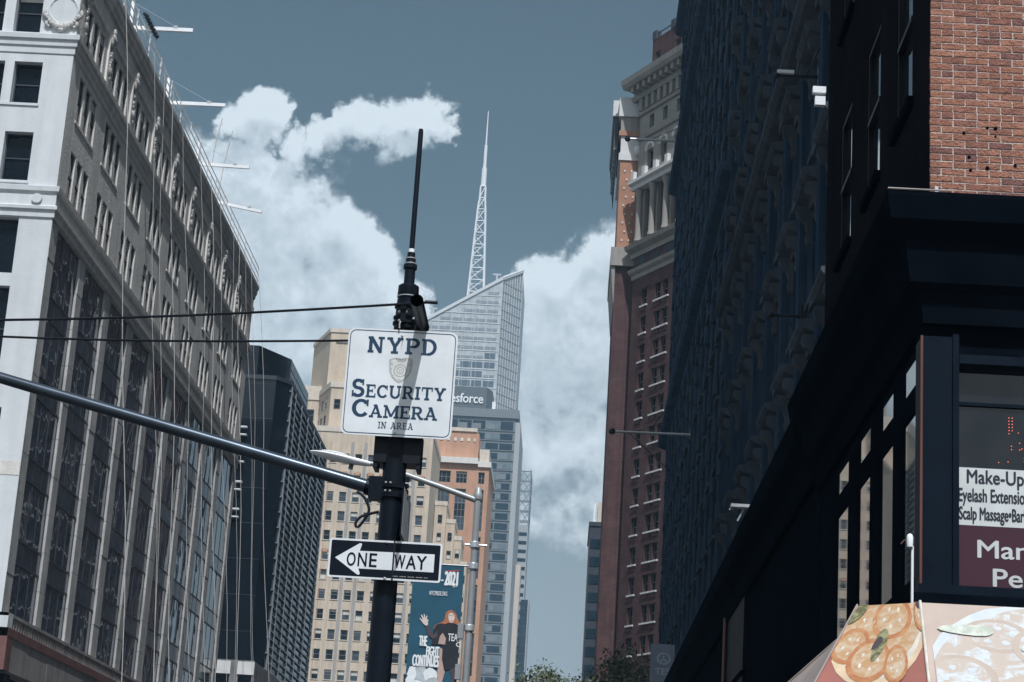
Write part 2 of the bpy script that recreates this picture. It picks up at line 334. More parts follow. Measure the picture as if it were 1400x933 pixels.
# ------------------------------------------------------------------ corner stone building, left side of the avenue
def left_building():
    X, Y0, Y1, DEEP = -24.0, 83.5, 136.6, -58.0
    R = thing('stone_building', 'pale stone corner building under repair, ropes hanging down its curtain wall', 'building', (-40, 110, 0))
    ES, SS = frame(X, 0, EAST), frame(0, Y0, SOUTH)           # east facade: u = world y ; south facade: u = world x
    starts = [84.65, 90.1, 95.7, 101.35, 107.0, 112.9, 118.9, 124.7, 130.3]; ends = [89.07, 94.5, 100.07, 105.8, 111.35, 117.5, 123.3, 129.0, 135.6]
    holes = []; wins = []
    for a, e in zip(starts, ends):
        c = (a+e)/2
        for (z0, z1) in ((31.25, 33.5), (34.95, 37.15), (38.65, 40.65)):
            for k in (-1, 0, 1): holes.append((c+k*1.27-.47, c+k*1.27+.47, z0, z1)); wins.append((c+k*1.27, z0, z1-z0))
    # upper wall on the avenue
    wall_mesh(Y0, Y1, 31.0, 43.2, holes, .15).build('wall', m_tan, R, ES)
    for i, (u, z0, h) in enumerate(wins):
        w = link('window', window_mesh(.94, h, random.choice([0,0,0,0,3]), bar=.05), R, ES, (u, .10, z0))
    for a, e in zip(starts, ends):      # sills and heads
        c = (a+e)/2
        for z in (31.25, 34.95, 38.65): MB().box(c-1.85, c+1.85, -.05, .1, z-.12, z).build('sill', m_tan2, R, ES)
    # belt courses with several steps, along the avenue and round the corner
    def belt(name, prof, m_e, m_s, u1=Y1):
        b = MB().yz(prof, Y0-.001, u1); b.build(name, m_e, R, ES)
        ex = -min(p[0] for p in prof)
        b2 = MB().yz(prof, DEEP, X+.0); b2.build(name, m_s, R, SS)
        # mitred corner block
        b3 = MB()
        n = len(prof); ring0 = [(X, Y0+0*p[0], p[1]) for p in prof]
        for i in range(n):
            p, q = prof[i], prof[(i+1) % n]
            pa = [(X, Y0+p[0], p[1]), (X, Y0+q[0], q[1]), (X-q[0], Y0+q[0], q[1]), (X-p[0], Y0+p[0], p[1])]
            pb = [(X-p[0], Y0+p[0], p[1]), (X-q[0], Y0+q[0], q[1]), (X-q[0], Y0, q[1]), (X-p[0], Y0, p[1])]
            b3.add(pa, [(0, 1, 2, 3)]); b3.add(pb, [(0, 1, 2, 3)])
        o = b3.build(name, m_s, R); o.location = -Vector(R.location)
    def prof(steps, back=.25):           # steps: (projection, z) from bottom to top, closed at the wall
        return [(back, steps[0][1])]+[(-p, z) for p, z in steps]+[(back, steps[-1][1])]
    belt('belt_course', prof([(.02, 37.52), (.05, 37.55), (.06, 37.85), (.13, 37.9), (.15, 38.15), (.24, 38.2), (.26, 38.42), (.12, 38.5)]), m_tan2, m_white)
    belt('belt_course', prof([(.02, 29.62), (.08, 29.66), (.09, 29.95), (.19, 30.0), (.20, 30.14), (.07, 30.22), (.07, 30.78), (.18, 30.86), (.20, 31.08), (.06, 31.14)]), m_tan2, m_white)
    belt('main_cornice', prof([(.02, 41.0), (.1, 41.05), (.12, 41.4), (.04, 41.45), (.04, 42.0), (.14, 42.1), (.16, 42.3), (.24, 42.42), (.26, 42.7), (.33, 42.78), (.35, 43.0), (.1, 43.1)]), m_tan, m_white)
    # pilaster strips and carved ornaments on the attic
    for i in range(9):
        u = (starts[i]-.3) if i == 0 else (ends[i-1]+starts[i])/2
        if i: MB().box(u-.42, u+.42, -.10, .1, 38.5, 41.0).build('pilaster', m_tan2, R, ES)
        b = MB(); b.blob((0, -.18, 1.62), .22, .26, .28); b.blob((0, -.25, 1.3), .36, .24, .26); b.blob((-.2, -.2, 1.05), .2, .18, .3); b.blob((.2, -.2, 1.08), .18, .18, .28)
        for k in range(7): b.blob((random.uniform(-.09, .09), -.14-.03*random.random(), .85-k*.17), .2-.012*k+random.uniform(-.03, .03), .14, .13, 7, 4)
        b.blob((0, -.16, -.42), .24, .2, .26); b.blob((.05, -.15, -.72), .14, .14, .22)
        b.v = [(p[0]*1.25, p[1]*.42-.08, p[2]*(.94+.04*(i % 3))) for p in b.v]
        smooth(b.build('carved_ornament', m_orn, R, ES, (u+(.15 if i == 0 else 0), 0, 39.75)), 70)
    # glass storeys between the piers
    zf = [12.05, 14.4, 18.1, 21.8, 25.5, 29.62]
    MB().box(Y0+.7, Y1-.3, .62, .8, 11.9, 30.9).build('inner_wall', m_black, R, ES)
    pier_edges = [(Y0, starts[0])]+[(ends[i], starts[i+1]) for i in range(8)]+[(ends[8], Y1)]
    for j, (a, e) in enumerate(pier_edges):
        b = MB()
        z = 12.0
        while z < 29.6:                     # coursed stone: blocks with tight joints
            z1 = min(z+1.76, 29.62); b.box(a+.02, e-.02, random.uniform(-.012, .012), .6, z, z1-.025); z = z1
        b.box(a+.045, e-.045, .03, .59, 12.0, 29.6)
        b.build('pier', m_pier if j else m_pier, R, ES)
    pane_cache = {}
    for a, e in zip(starts, ends):
        n = 3; w = (e-a)/n
        for k in range(n+1):
            uu = a+k*w; MB().box(max(a, uu-.025), min(e, uu+.025), .12, .2, 12.05, 29.6).build('mullion', m_darkmetal, R, ES)
        for j in range(5):
            z0, z1 = zf[j], zf[j+1]
            sp = 1.0 if j else 0.0
            if sp:
                MB().box(a, e, .13, .20, z0, z0+sp).build('spandrel', m_spandrel, R, ES)
                MB().box(a, e, .10, .125, z0-.05, z0+.05).build('transom', m_darkmetal, R, ES)
                MB().box(a, e, .10, .125, z0+sp-.04, z0+sp+.04).build('transom', m_darkmetal, R, ES)
            h = z1-z0-sp
            key = (round(w, 2), round(h, 2))
            for k in range(n):
                if key not in pane_cache: pane_cache[key] = MB().box(-w/2+.03, w/2-.03, -.006, .006, -h/2, h/2).mesh('pane', m_curtain)
                o = link('pane', pane_cache[key], R, ES, (a+(k+.5)*w, .15, z0+sp+h/2))
                o.rotation_euler = (random.gauss(0, .003), 0, ES[2]+random.gauss(0, .004))
    # base: dentil course, painted band, fascia, shopfront
    b = MB(); b.box(Y0-.45, Y1, -.45, .3, 11.86, 12.0); b.box(Y0-.3, Y1, -.28, .3, 11.36, 11.858)
    u = Y0-.2
    while u < Y1: b.box(u, u+.16, -.42, -.2, 11.4, 11.857); u += .42
    o = b.build('dentil_course', m_greyband, R, ES); o['kind'] = 'stuff'
    MB().box(DEEP, X+.45, -.45, .3, 11.36, 12.0).build('base_cornice', m_white, R, SS)
    MB().box(Y0-.55, Y1, -.55, .3, 11.0, 11.358).build('painted_band', m_brownband, R, ES)
    u = Y0-.55
    while u < Y1-.5:
        MB().box(u+.015, min(u+3.55, Y1)-.015, -.5+random.uniform(-.015, .015), .3, 9.6, 10.998).build('fascia_panel', m_greyband, R, ES); u += 3.55
    MB().box(Y0, Y1, .3, .5, 0, 9.6).build('shopfront', m_glassdark, R, ES)
    MB().box(DEEP, X+.54, -.55, .3, 9.6, 11.358).build('painted_band', m_brownband, R, SS)
    for k in range(6): MB().box(84.5+k*9.5, 85.3+k*9.5, -.2, .4, 0, 9.598).build('shop_pier', m_black, R, ES)
    # south face, painted white
    hs = []
    cols = [(-26.66-i*3.3, -25.36-i*3.3) for i in range(9)]; cols2 = [(-28.36-i*3.3, -27.1-i*3.3) for i in range(9)]
    for c in cols+cols2: hs += [(c[0], c[1], 35.07, 37.1), (c[0], c[1], 31.35, 33.68)]
    for c in cols+cols2: hs += [(c[0]-.3, c[1]-.35, 38.57, 40.7)]
    wall_mesh(DEEP, X, 31.0, 43.2, hs, .5).build('wall', m_white, R, SS)
    for h in hs: link('window', window_mesh(h[1]-h[0], h[3]-h[2], random.choice([0, 0, 3]), sash=m_darkmetal), R, SS, ((h[0]+h[1])/2, .4, h[2]))
    for c in cols:
        for z in (35.07, 31.35): MB().box(c[0]-1.75, c[1]+.06, -.06, .3, z-.12, z).build('sill', m_white, R, SS)
    hs = []
    for i in range(6):
        x1 = -25.5-i*5.4; hs += [(x1-4.2, x1, 27.0, 29.6), (x1-4.2, x1, 22.6, 26.4), (x1-4.2, x1+.35, 18.9, 20.9), (x1-4.2, x1+.35, 13.4, 17.0)]
    wall_mesh(DEEP, X, 12.0, 29.62, hs, .5).build('wall', m_white, R, SS)
    for h in hs: link('window', window_mesh(h[1]-h[0], h[3]-h[2], 0, sash=m_darkmetal, mull=3, rail=(h[3]-h[2] > 3)), R, SS, ((h[0]+h[1])/2, .4, h[2]))
    MB().box(X-1.6, X-.02, -.02, .1, 17.94, 18.57).build('bare_stone_patch', m_tan2, R, SS)
    MB().box(DEEP, X, 0, .3, 0, 9.598).build('shopfront', m_black, R, SS)
    # round medallions with swags at the attic corner, little rosettes on the lower belt
    for cx, cz in ((-24.72, 39.72),):
        b = MB(); N_ = 28
        for k in range(N_):
            a0, a1 = 2*pi*k/N_, 2*pi*(k+1)/N_
            b.tube((cx+.66*cos(a0), -.03, cz+.66*sin(a0)), (cx+.66*cos(a1), -.03, cz+.66*sin(a1)), .055, n=6)
        b.add([(cx+.62*cos(2*pi*k/N_), -.035, cz+.62*sin(2*pi*k/N_)) for k in range(N_)], [tuple(range(N_))])
        smooth(b.build('medallion', m_white, R, SS), 60)
        b = MB()
        for k in range(11):
            t = k/10; a = RAD(215+110*t); rr = .80+.06*sin(pi*t)
            b.blob((cx+rr*cos(a), -.08, cz+rr*sin(a)), .11+.07*sin(pi*t), .13, .10+.09*sin(pi*t), 7, 4)
        for s in (-1, 1):
            b.blob((cx+s*.86, -.08, cz-.2), .1, .1, .22); b.blob((cx+s*.74, -.1, cz-.36), .13, .12, .15); b.blob((cx+s*.70, -.07, cz-.72), .10, .10, .16); b.blob((cx+s*.6, -.06, cz-.85), .08, .09, .1)
        b.blob((cx, -.1, cz-1.02), .16, .12, .1)
        smooth(b.build('carved_swag', m_orn, R, SS), 70); b = MB()
        for k in range(5): b.blob((cx-.36+.18*k, -.06, cz+.9+.05*(k % 2)), .13, .1, .1, 7, 4)
        smooth(b.build('carved_crest', m_orn, R, SS), 70)
    for cx in (-24.78, -28.2): smooth(MB().tube((cx, -.20, 30.5), (cx, -.12, 30.5), .22, .24, 18).build('rosette', m_white, R, SS), 40)
    # roof deck and body so that nothing is hollow from the side
    MB().box(DEEP, X-.45, Y0+.5, Y1-.002, .01, 43.15).build('body', m_tan, R, None, tuple(-Vector(R.location)))
    for o in R.children:
        pass
    return R
LB = left_building()

# roof-edge guard rail of pipe, its own thing standing on the roof
def guard_rail():
    R = thing('guard_rail', 'white pipe guard rail along the roof edge of the stone building', 'railing', (-23.75, 110, 43.05))
    for z in (.35, .8, 1.25): MB().tube((0, -26, z), (0, 26.2, z), .035, n=6).build('rail', m_whitepaint, R)
    for k in range(18): MB().tube((0, -26+k*3.07, 0), (0, -26+k*3.07, 1.35), .04, n=6).build('post', m_whitepaint, R)
guard_rail()
# outrigger beams of the hanging scaffolds, each with post, tie and counterweights
def outrigger(y, z, x1, tilt, weights):
    pos = {95.3: 'by the weights', 105.3: 'second', 115.5: 'third', 122.0: 'sloping'}
    R = thing('outrigger_beam', {0: 'white outrigger beam with dark counterweights on the roof edge', 1: 'white outrigger beam on the roof, next after the weighted one',
              2: 'white outrigger beam on the roof with ropes tied above it', 3: 'white outrigger beam sloping down over the roof edge'}[weights], 'beam', (-24.6, y, z), 'outrigger beams on the roof edge')
    L = x1+24.6
    MB().box(-.8, L, -.07, .07, -.1, .1).build('beam', m_whitepaint, R).rotation_euler = (0, tilt, 0)
    MB().box(-.08, .08, -.08, .08, -1.35, 1.5 if weights != 3 else .3).build('post', m_whitepaint, R)
    MB().path([(0, 0, 1.45 if weights != 3 else .3), (L*.75, 0, .12-L*.75*math.tan(tilt))], .012, 4).build('tie_cable', m_steel, R)
    MB().box(L*.72-.1, L*.72+.1, -.09, .09, .08, .2).build('clamp', m_steel, R).location.z = -L*.72*math.tan(tilt)
    if weights == 0:
        for k in range(7): MB().lathe([(.02, 0), (.17, .01), (.17, .12), (.02, .13)], n=10).build('counterweight', m_black, R, None, (.75+.11*k, -.18, .62-.19*k)).rotation_euler = (.5, .7, 0)
        MB().path([(.7, -.1, .8), (1.5, -.1, -.7)], .02, 5).build('hook_bar', m_black, R)
    if weights == 2:
        MB().path([(.9, 0, .1), (1.0, 0, 1.5), (1.25, 0, 3.1)], .03, 5).build('lashed_rope', m_rope, R)
    if weights == 3:
        MB().path([(.15, 0, .2), (.35, 0, 2.5), (.7, 0, 5.0)], .03, 5).build('lashed_rope', m_rope, R)
outrigger(95.3, 44.3, -21.3, 0.0, 0); outrigger(105.3, 44.25, -21.2, 0.0, 1); outrigger(115.5, 44.4, -21.35, .02, 2); outrigger(122.0, 44.25, -21.4, .17, 3)
# ropes from the cornice out to the kerb
rope_tops = [88.6, 95.4, 98.3, 101.2, 104.7, 110.6, 113.9, 116.6, 122.0, 125.1, 128.3, 131.2, 134.4]
for i, y in enumerate(rope_tops):
    x0 = -23.35; dy = random.uniform(-1.1, .5); x1 = x0+random.uniform(3.2, 4.1)
    b = MB(); n = 9
    pts = [Vector((x0+(x1-x0)*t+.12*sin(3*pi*t+i), y+dy*t+.25*sin(pi*t), 43.3-33.6*t)) for t in [k/n for k in range(n+1)]]
    o = b.path(pts, .013 if i % 3 else .02, 5).build('hanging_rope', m_rope)
    tag(o, 'pale rope hanging down in front of the stone building curtain wall', 'rope', 'ropes hanging down the stone building')

# ------------------------------------------------------------------ black glass tower with louvred side
def dark_tower():
    R = thing('glass_tower', 'black glass tower with a louvred side, behind the stone building', 'building', (-30, 165, 0))
    m_bg = glass('black_tower_glass', (.006, .010, .016), .08, 1.45); m_fin = mat('grey_louvre_metal', (.22, .245, .27), .5, metal=.3, var=.2, spec=.5)
    m_pod = mat('podium_panel', (.70, .70, .68), .6, var=.1)
    m_podg = mat('podium_grey', (.20, .20, .20), .8, var=.3, streak=.4)
    off = tuple(-Vector(R.location))
    poly = [(-60, 158), (-25.2, 158), (-24.2, 159.4), (-24.2, 186), (-60, 186)]
    MB().prism(poly, 0, 41.6).build('core', m_bg, R, None, off)
    MB().prism([(-60, 160), (-27.2, 160), (-25.0, 164), (-25.0, 176), (-60, 176)], 41.6, 45.0).build('penthouse', m_bg, R, None, off)
    MB().prism([(-60, 157.9), (-25.16, 157.9), (-24.1, 159.38), (-24.1, 186.1), (-60, 186.1)], 41.605, 41.95).build('parapet', m_darkmetal, R, None, off)
    for k in range(6): MB().box(-25.1, -24.95, 165+k*1.6, 165.08+k*1.6, 41.96, 44.6-k*.35).build('screen_post', m_fin, R, None, off)
    for k in range(4): MB().box(-25.08, -24.97, 164, 175.5, 42.3+k*.6, 42.36+k*.6).build('screen_rail', m_fin, R, None, off)
    SSf, ESf = frame(0, 158, SOUTH), frame(-24.2, 0, EAST)
    for k in range(9): MB().box(-60, -25.2, -.02, .02, 18+k*2.9, 18.04+k*2.9).build('panel_joint', m_darkmetal, R, SSf)
    for z in (37.4, 36.75, 35.1, 34.5, 32.85, 32.2, 30.6, 29.95): MB().box(-29.2, -27.15, -.5, -.02, z, z+.1).build('balcony_rail', m_whitepaint, R, SSf)
    ys = [159.9, 162.3, 166.4, 170.8, 175.4, 180.2, 185.6]
    for y in ys: MB().box(y-.08, y+.08, -.17, -.02, 17.5, 41.55).build('mullion_fin', m_fin, R, ESf)
    me = MB().add([(0,-.14,-.07),(0,-.03,.05),(0,-.03,.13),(0,-.14,.02),(1,-.14,-.07),(1,-.03,.05),(1,-.03,.13),(1,-.14,.02)], [(0,3,2,1),(4,5,6,7),(0,1,5,4),(1,2,6,5),(2,3,7,6),(3,0,4,7)]).mesh('louvre', m_fin)
    for j in range(37):
        for a, c in zip(ys[:-1], ys[1:]):
            o = link('louvre', me, R, ESf, (a+.1, 0, 18.2+j*.635)); o.scale = (c-a-.2, 1, 1)
        link('fin_bracket', MB().box(-.5, -.02, -.1, .25, -.05, .05).mesh('fin_bracket', m_fin), R, ESf, (159.85, 0, 18.2+j*.635)) if j % 2 == 0 else None
    # podium with white panels
    MB().box(-60, -22.3, 142, 157.85, 0, 16.9).build('podium', m_podg, R, None, off)
    MB().box(-24.15, -22.25, 157.9, 190, 0, 17.2).build('podium', m_podg, R, None, off)
    PS = frame(0, 142, SOUTH)
    for (x0, x1) in ((-25.1, -23.95), (-23.45, -22.25), (-26.6, -25.5)): MB().box(x0, x1, -.1, .1, 15.9, 16.8).build('white_panel', m_pod, R, PS)
    for (x0, x1) in ((-25.0, -24.0), (-23.35, -22.4)): MB().box(x0, x1, -.05, .05, 14.2, 15.8).build('podium_window', m_glassdark, R, PS)
dark_tower()
# ------------------------------------------------------------------ tall buildings up the avenue
m_buff = mat('buff_brick', (.58, .475, .36), .88, var=.12, scale=.35, streak=.18, bump=.2, bscale=4)
m_buff2 = mat('pale_limestone_trim', (.62, .54, .45), .85, var=.1, streak=.15)
m_greystrip = mat('grey_stone_strip', (.34, .32, .30), .85, var=.1, streak=.1)
m_orange = mat('orange_brick', (.52, .30, .195), .88, var=.12, scale=.3, streak=.15)
m_paletrim = mat('pale_cornice', (.66, .63, .58), .8, var=.08)
m_oglass = glass('blue_grey_window', (.045, .06, .075), .12, 1.5)
def buff_building():
    R = thing('office_building', 'buff brick setback office building with rows of sash windows', 'building', (-40, 390, 0))
    off = tuple(-Vector(R.location))
    Yf = 380.0; Fs = frame(0, Yf, SOUTH)
    d = Vector((-.36, .93))
    def tier(x0, x1, y, z0, z1, deep=26):
        sw = Vector((x0, y)); far = sw+d*deep
        poly = [(x1, y), (x1, y+deep), tuple(far), tuple(sw)]
        return poly
    # main front with openings, split in rows of windows
    xs = [-50.6+2.52*k for k in range(9)]; holes = []; rows = [56.0+3.82*k-3.82*4 for k in range(12)]
    rows = [z for z in rows if z < 86]
    for x in xs:
        for z in rows: holes.append((x-.68, x+.68, z-.95, z+.95))
    wall_mesh(-52.3, -28.7, 0, 88, holes, .3).build('wall', m_buff, R, Fs)
    for h in holes: link('window', window_mesh(1.36, 1.9, random.choice([0,0,0,1,2,3,1]), glassm=m_oglass if random.random() < .3 else None, bar=.09), R, Fs, ((h[0]+h[1])/2, .25, h[2]))
    for h in holes: link('sill', MB().box(-.8, .8, -.12, .1, -.14, 0).mesh('sill', m_buff2) if 'bsill' not in WCACHE else WCACHE['bsill'], R, Fs, ((h[0]+h[1])/2, 0, h[2]))
    for x in (-45.6, -43.0, -33.2): MB().box(x+.95, x+1.55, -.06, .1, 20, 86).build('stone_strip', m_greystrip, R, Fs)
    for x in (-51.9, -48.6): MB().box(x-.05, x+.05, -.05, .1, 20, 86).build('brick_rib', m_orange, R, Fs)
    for z in (64.5, 79.8): 
        for x in xs: MB().box(x-.5, x+.5, -.05, .08, z-.35, z+.35).build('tile_panel', m_orange, R, Fs)
    MB().prism([(-28.71, Yf+.31), (-28.71, Yf+24), (-52.3-9, Yf+24), (-52.3, Yf+.31)], 0, 87.9).build('body', m_buff, R, None, off)
    MB().prism([(-28.6, Yf-.15), (-28.6, Yf+24), (-61, Yf+24), (-52.4, Yf-.15)], 87.95, 89.0).build('parapet', m_buff2, R, None, off)
    # second tier
    MB().prism(tier(-50.0, -33, Yf+3.5, 89, 98.4), 89.0, 97.8).build('upper_tier', m_buff, R, None, off)
    MB().prism(tier(-50.2, -32.8, Yf+3.3, 0, 0), 97.8, 98.9).build('parapet', m_buff2, R, None, off)
    Wf = frame(-50.0+d.x*20, Yf+3.5+d.y*20, math.degrees(math.atan2(-.93, .36)))
    for k in range(6):
        for z in (90.6, 94.2): link('window', window_mesh(1.3, 2.0, random.choice([0, 1]), bar=.09), R, Wf, (2.2+2.9*k, -.06, z))
    for k in range(4): link('window', window_mesh(1.3, 2.0, 0, bar=.09), R, frame(0, Yf+3.5, 0), (-48.6+2.6*k, -.06, 93.4))
    # left wing, further back
    MB().prism([(-50.5, Yf+12), (-50.5, Yf+24), (-64, Yf+24), (-59.4, Yf+12)], 89, 97.0).build('side_wing', m_buff, R, None, off)
    MB().prism([(-50.5, Yf+11.8), (-50.5, Yf+24.2), (-64.3, Yf+24.2), (-59.6, Yf+11.8)], 97.0, 99.9).build('parapet', m_buff2, R, None, off)
    link('window', window_mesh(1.6, 2.4, 0, bar=.09), R, frame(0, Yf+12, 0), (-55.0, -.06, 92.6)); link('window', window_mesh(1.6, 2.4, 1, bar=.09), R, frame(0, Yf+12, 0), (-57.6, -.06, 92.6))
    # top block
    MB().prism(tier(-51.6, -38, Yf+8, 0, 0, 14), 98.9, 110.4).build('top_block', m_buff, R, None, off)
    MB().prism(tier(-51.8, -37.8, Yf+7.8, 0, 0, 14), 110.4, 111.2).build('parapet', m_buff2, R, None, off)
    MB().box(-50.4, -44, Yf+7.75, Yf+8.1, 108.3, 108.6).build('string_course', m_greystrip, R, None, off)
    for z in (103.2, 102.4, 101.6): MB().box(-46.4, -44.4, Yf+7.6, Yf+8.0, z, z+.25).build('vent_slat', m_darkmetal, R, None, off)
    # east side setbacks of cream brick stepping down to the avenue
WCACHE['bsill'] = MB().box(-.8, .8, -.12, .1, -.14, 0).mesh('sill', m_buff2)
buff_building()
def stepped_building():
    R = thing('stepped_building', 'narrow cream brick building stepping down beside the buff office block', 'building', (-24, 400, 0))
    off = tuple(-Vector(R.location)); Fs = frame(0, 396, SOUTH)
    for (x0, x1, z) in ((-28.6, -26.2, 77.5), (-26.2, -24.4, 74.2), (-24.4, -22.9, 71.0), (-22.9, -21.6, 66.0)):
        MB().box(x0+.005, x1-.005, 396+(x0+28.6)*.6, 408, 0, z).build('wing', m_buff, R, None, off)
        MB().box(x0-.05, x1+.1, 395.9+(x0+28.6)*.6, 407.9, z+.002, z+.9).build('parapet', m_buff2, R, None, off)
        for k in range(10): link('window', window_mesh(.9, 1.7, random.choice([0, 1, 2]), bar=.07), R, frame(0, 396+(x0+28.6)*.6, 0), ((x0+x1)/2, -.06, z-3.6-3.7*k))
stepped_building()
def orange_building():
    R = thing('brick_tower', 'orange brick tower with pale cornice and tall window bays', 'building', (-27, 440, 0))
    off = tuple(-Vector(R.location)); Yf = 430.0; Fs = frame(0, Yf, SOUTH)
    xs = [(-34.9, -32.8), (-31.0, -28.1), (-26.9, -24.5), (-22.0, -20.6)]
    holes = []
    for (a, c) in xs:
        z = 91.9; first = True
        while z > 10:
            h = 2.6 if first else 9.2; first = False
            holes.append((a, c, z-h, z)); z -= h+1.3
    wall_mesh(-38, -19.7, 0, 93.6, holes, .5).build('wall', m_orange, R, Fs)
    for (a, c, z0, z1) in holes:
        n = max(1, round((z1-z0)/3.1)); hh = (z1-z0)/n
        for j in range(n):
            link('window', window_mesh(c-a, hh, random.choice([0, 0, 0, 3]), glassm=m_oglass if random.random() < .5 else m_glassdark, bar=.12, mull=3 if c-a > 2 else 2), R, Fs, ((a+c)/2, .4, z0+j*hh))
    MB().box(-38, -19.7, Yf+.51, Yf+26, 0, 93.6).build('body', m_orange, R, None, off)
    MB().box(-38.4, -22.2, Yf-.9, Yf+26, 93.6, 94.9).build('cornice', m_paletrim, R, None, off)
    MB().box(-22.195, -19.3, Yf-.5, Yf+26, 93.0, 94.2).build('cornice', m_paletrim, R, None, off)
    MB().box(-22.0, -19.9, Yf+.6, Yf+25, 94.2, 97.2).build('corner_block', m_buff2, R, None, off)
    MB().box(-37, -23.2, Yf+1.2, Yf+24, 94.9, 101.2).build('top_storey', m_orange, R, None, off)
    MB().box(-23.18, -22.4, Yf+1.0, Yf+10, 94.9, 100.8).build('corner_pier', m_orange, R, None, off)
    MB().box(-37.3, -22.9, Yf+.9, Yf+24.3, 101.2, 102.0).build('parapet', m_buff2, R, None, off)
    for k in range(6): MB().box(-31+1.5*k, -30.4+1.5*k, Yf+1.05, Yf+1.25, 99.0, 99.7).build('brick_panel', m_paletrim, R, None, off)
orange_building()
m_tglass = glass('tower_blue_glass', (.012, .026, .04), .12, 1.4)
m_tglass2 = glass('tower_pale_glass', (.13, .16, .175), .15, 1.5)
m_tspan = mat('tower_grey_spandrel', (.17, .185, .19), .5, var=.15, spec=.5)
m_tcorner = mat('tower_concrete_corner', (.36, .37, .37), .7, var=.08)
def glass_slab():
    R = thing('office_tower', 'grey banded glass office tower with a dark sign block on top', 'building', (-40, 800, 0))
    off = tuple(-Vector(R.location)); Yf = 780.0; Fs = frame(0, Yf, SOUTH)
    MB().box(-78, -26.3, Yf, Yf+50, 0, 188).build('core', m_tspan, R, None, off)
    MB().box(-26.29, -24.2, Yf-.4, Yf+50, 0, 186.5).build('corner_shaft', m_tcorner, R, None, off)
    MB().box(-78, -25.0, Yf-.8, Yf+50.5, 188.002, 191.5).build('roof_band', m_tspan, R, None, off)
    n = 0
    for j in range(32):
        z = 183.2-4.05*j
        for k in range(9):
            x1 = -27.2-k*5.6
            r = random.random()
            MB().box(x1-5.1, x1, -.12, .05, z, z+(2.5 if j else 3.4)).build('window_band', m_tglass if r < .72 else m_tglass2, R, Fs)
            if r > .5: MB().box(x1-5.1, x1-5.1+random.choice([1.7, 3.4]), -.16, -.121, z+.1, z+2.3).build('blind', m_tspan, R, Fs)
        MB().box(-78, -26.32, -.35, .02, z-.55, z-.3).build('ledge', m_tspan, R, Fs)
    m_signblock = mat('sign_block_grey', (.10, .115, .125), .6, var=.1); m_letter = mat('white_sign_letter', (.8, .8, .8), .6, var=0)
    MB().prism([(-68, Yf-.6), (-38.6, Yf-.6), (-36.5, Yf+6), (-36.5, Yf+20), (-68, Yf+20)], 191.5, 200.3).build('sign_block', m_signblock, R, None, off)
    lettering('salesforce', -57.6, -40.0, 193.5, 197.3, -.9, m_letter, R, Fs, bold=.03, thick=.2)
    MB().box(-36.2, -34.8, Yf-.3, Yf+1, 191.5, 194.6).build('roof_unit', m_letter, R, None, off)
glass_slab()
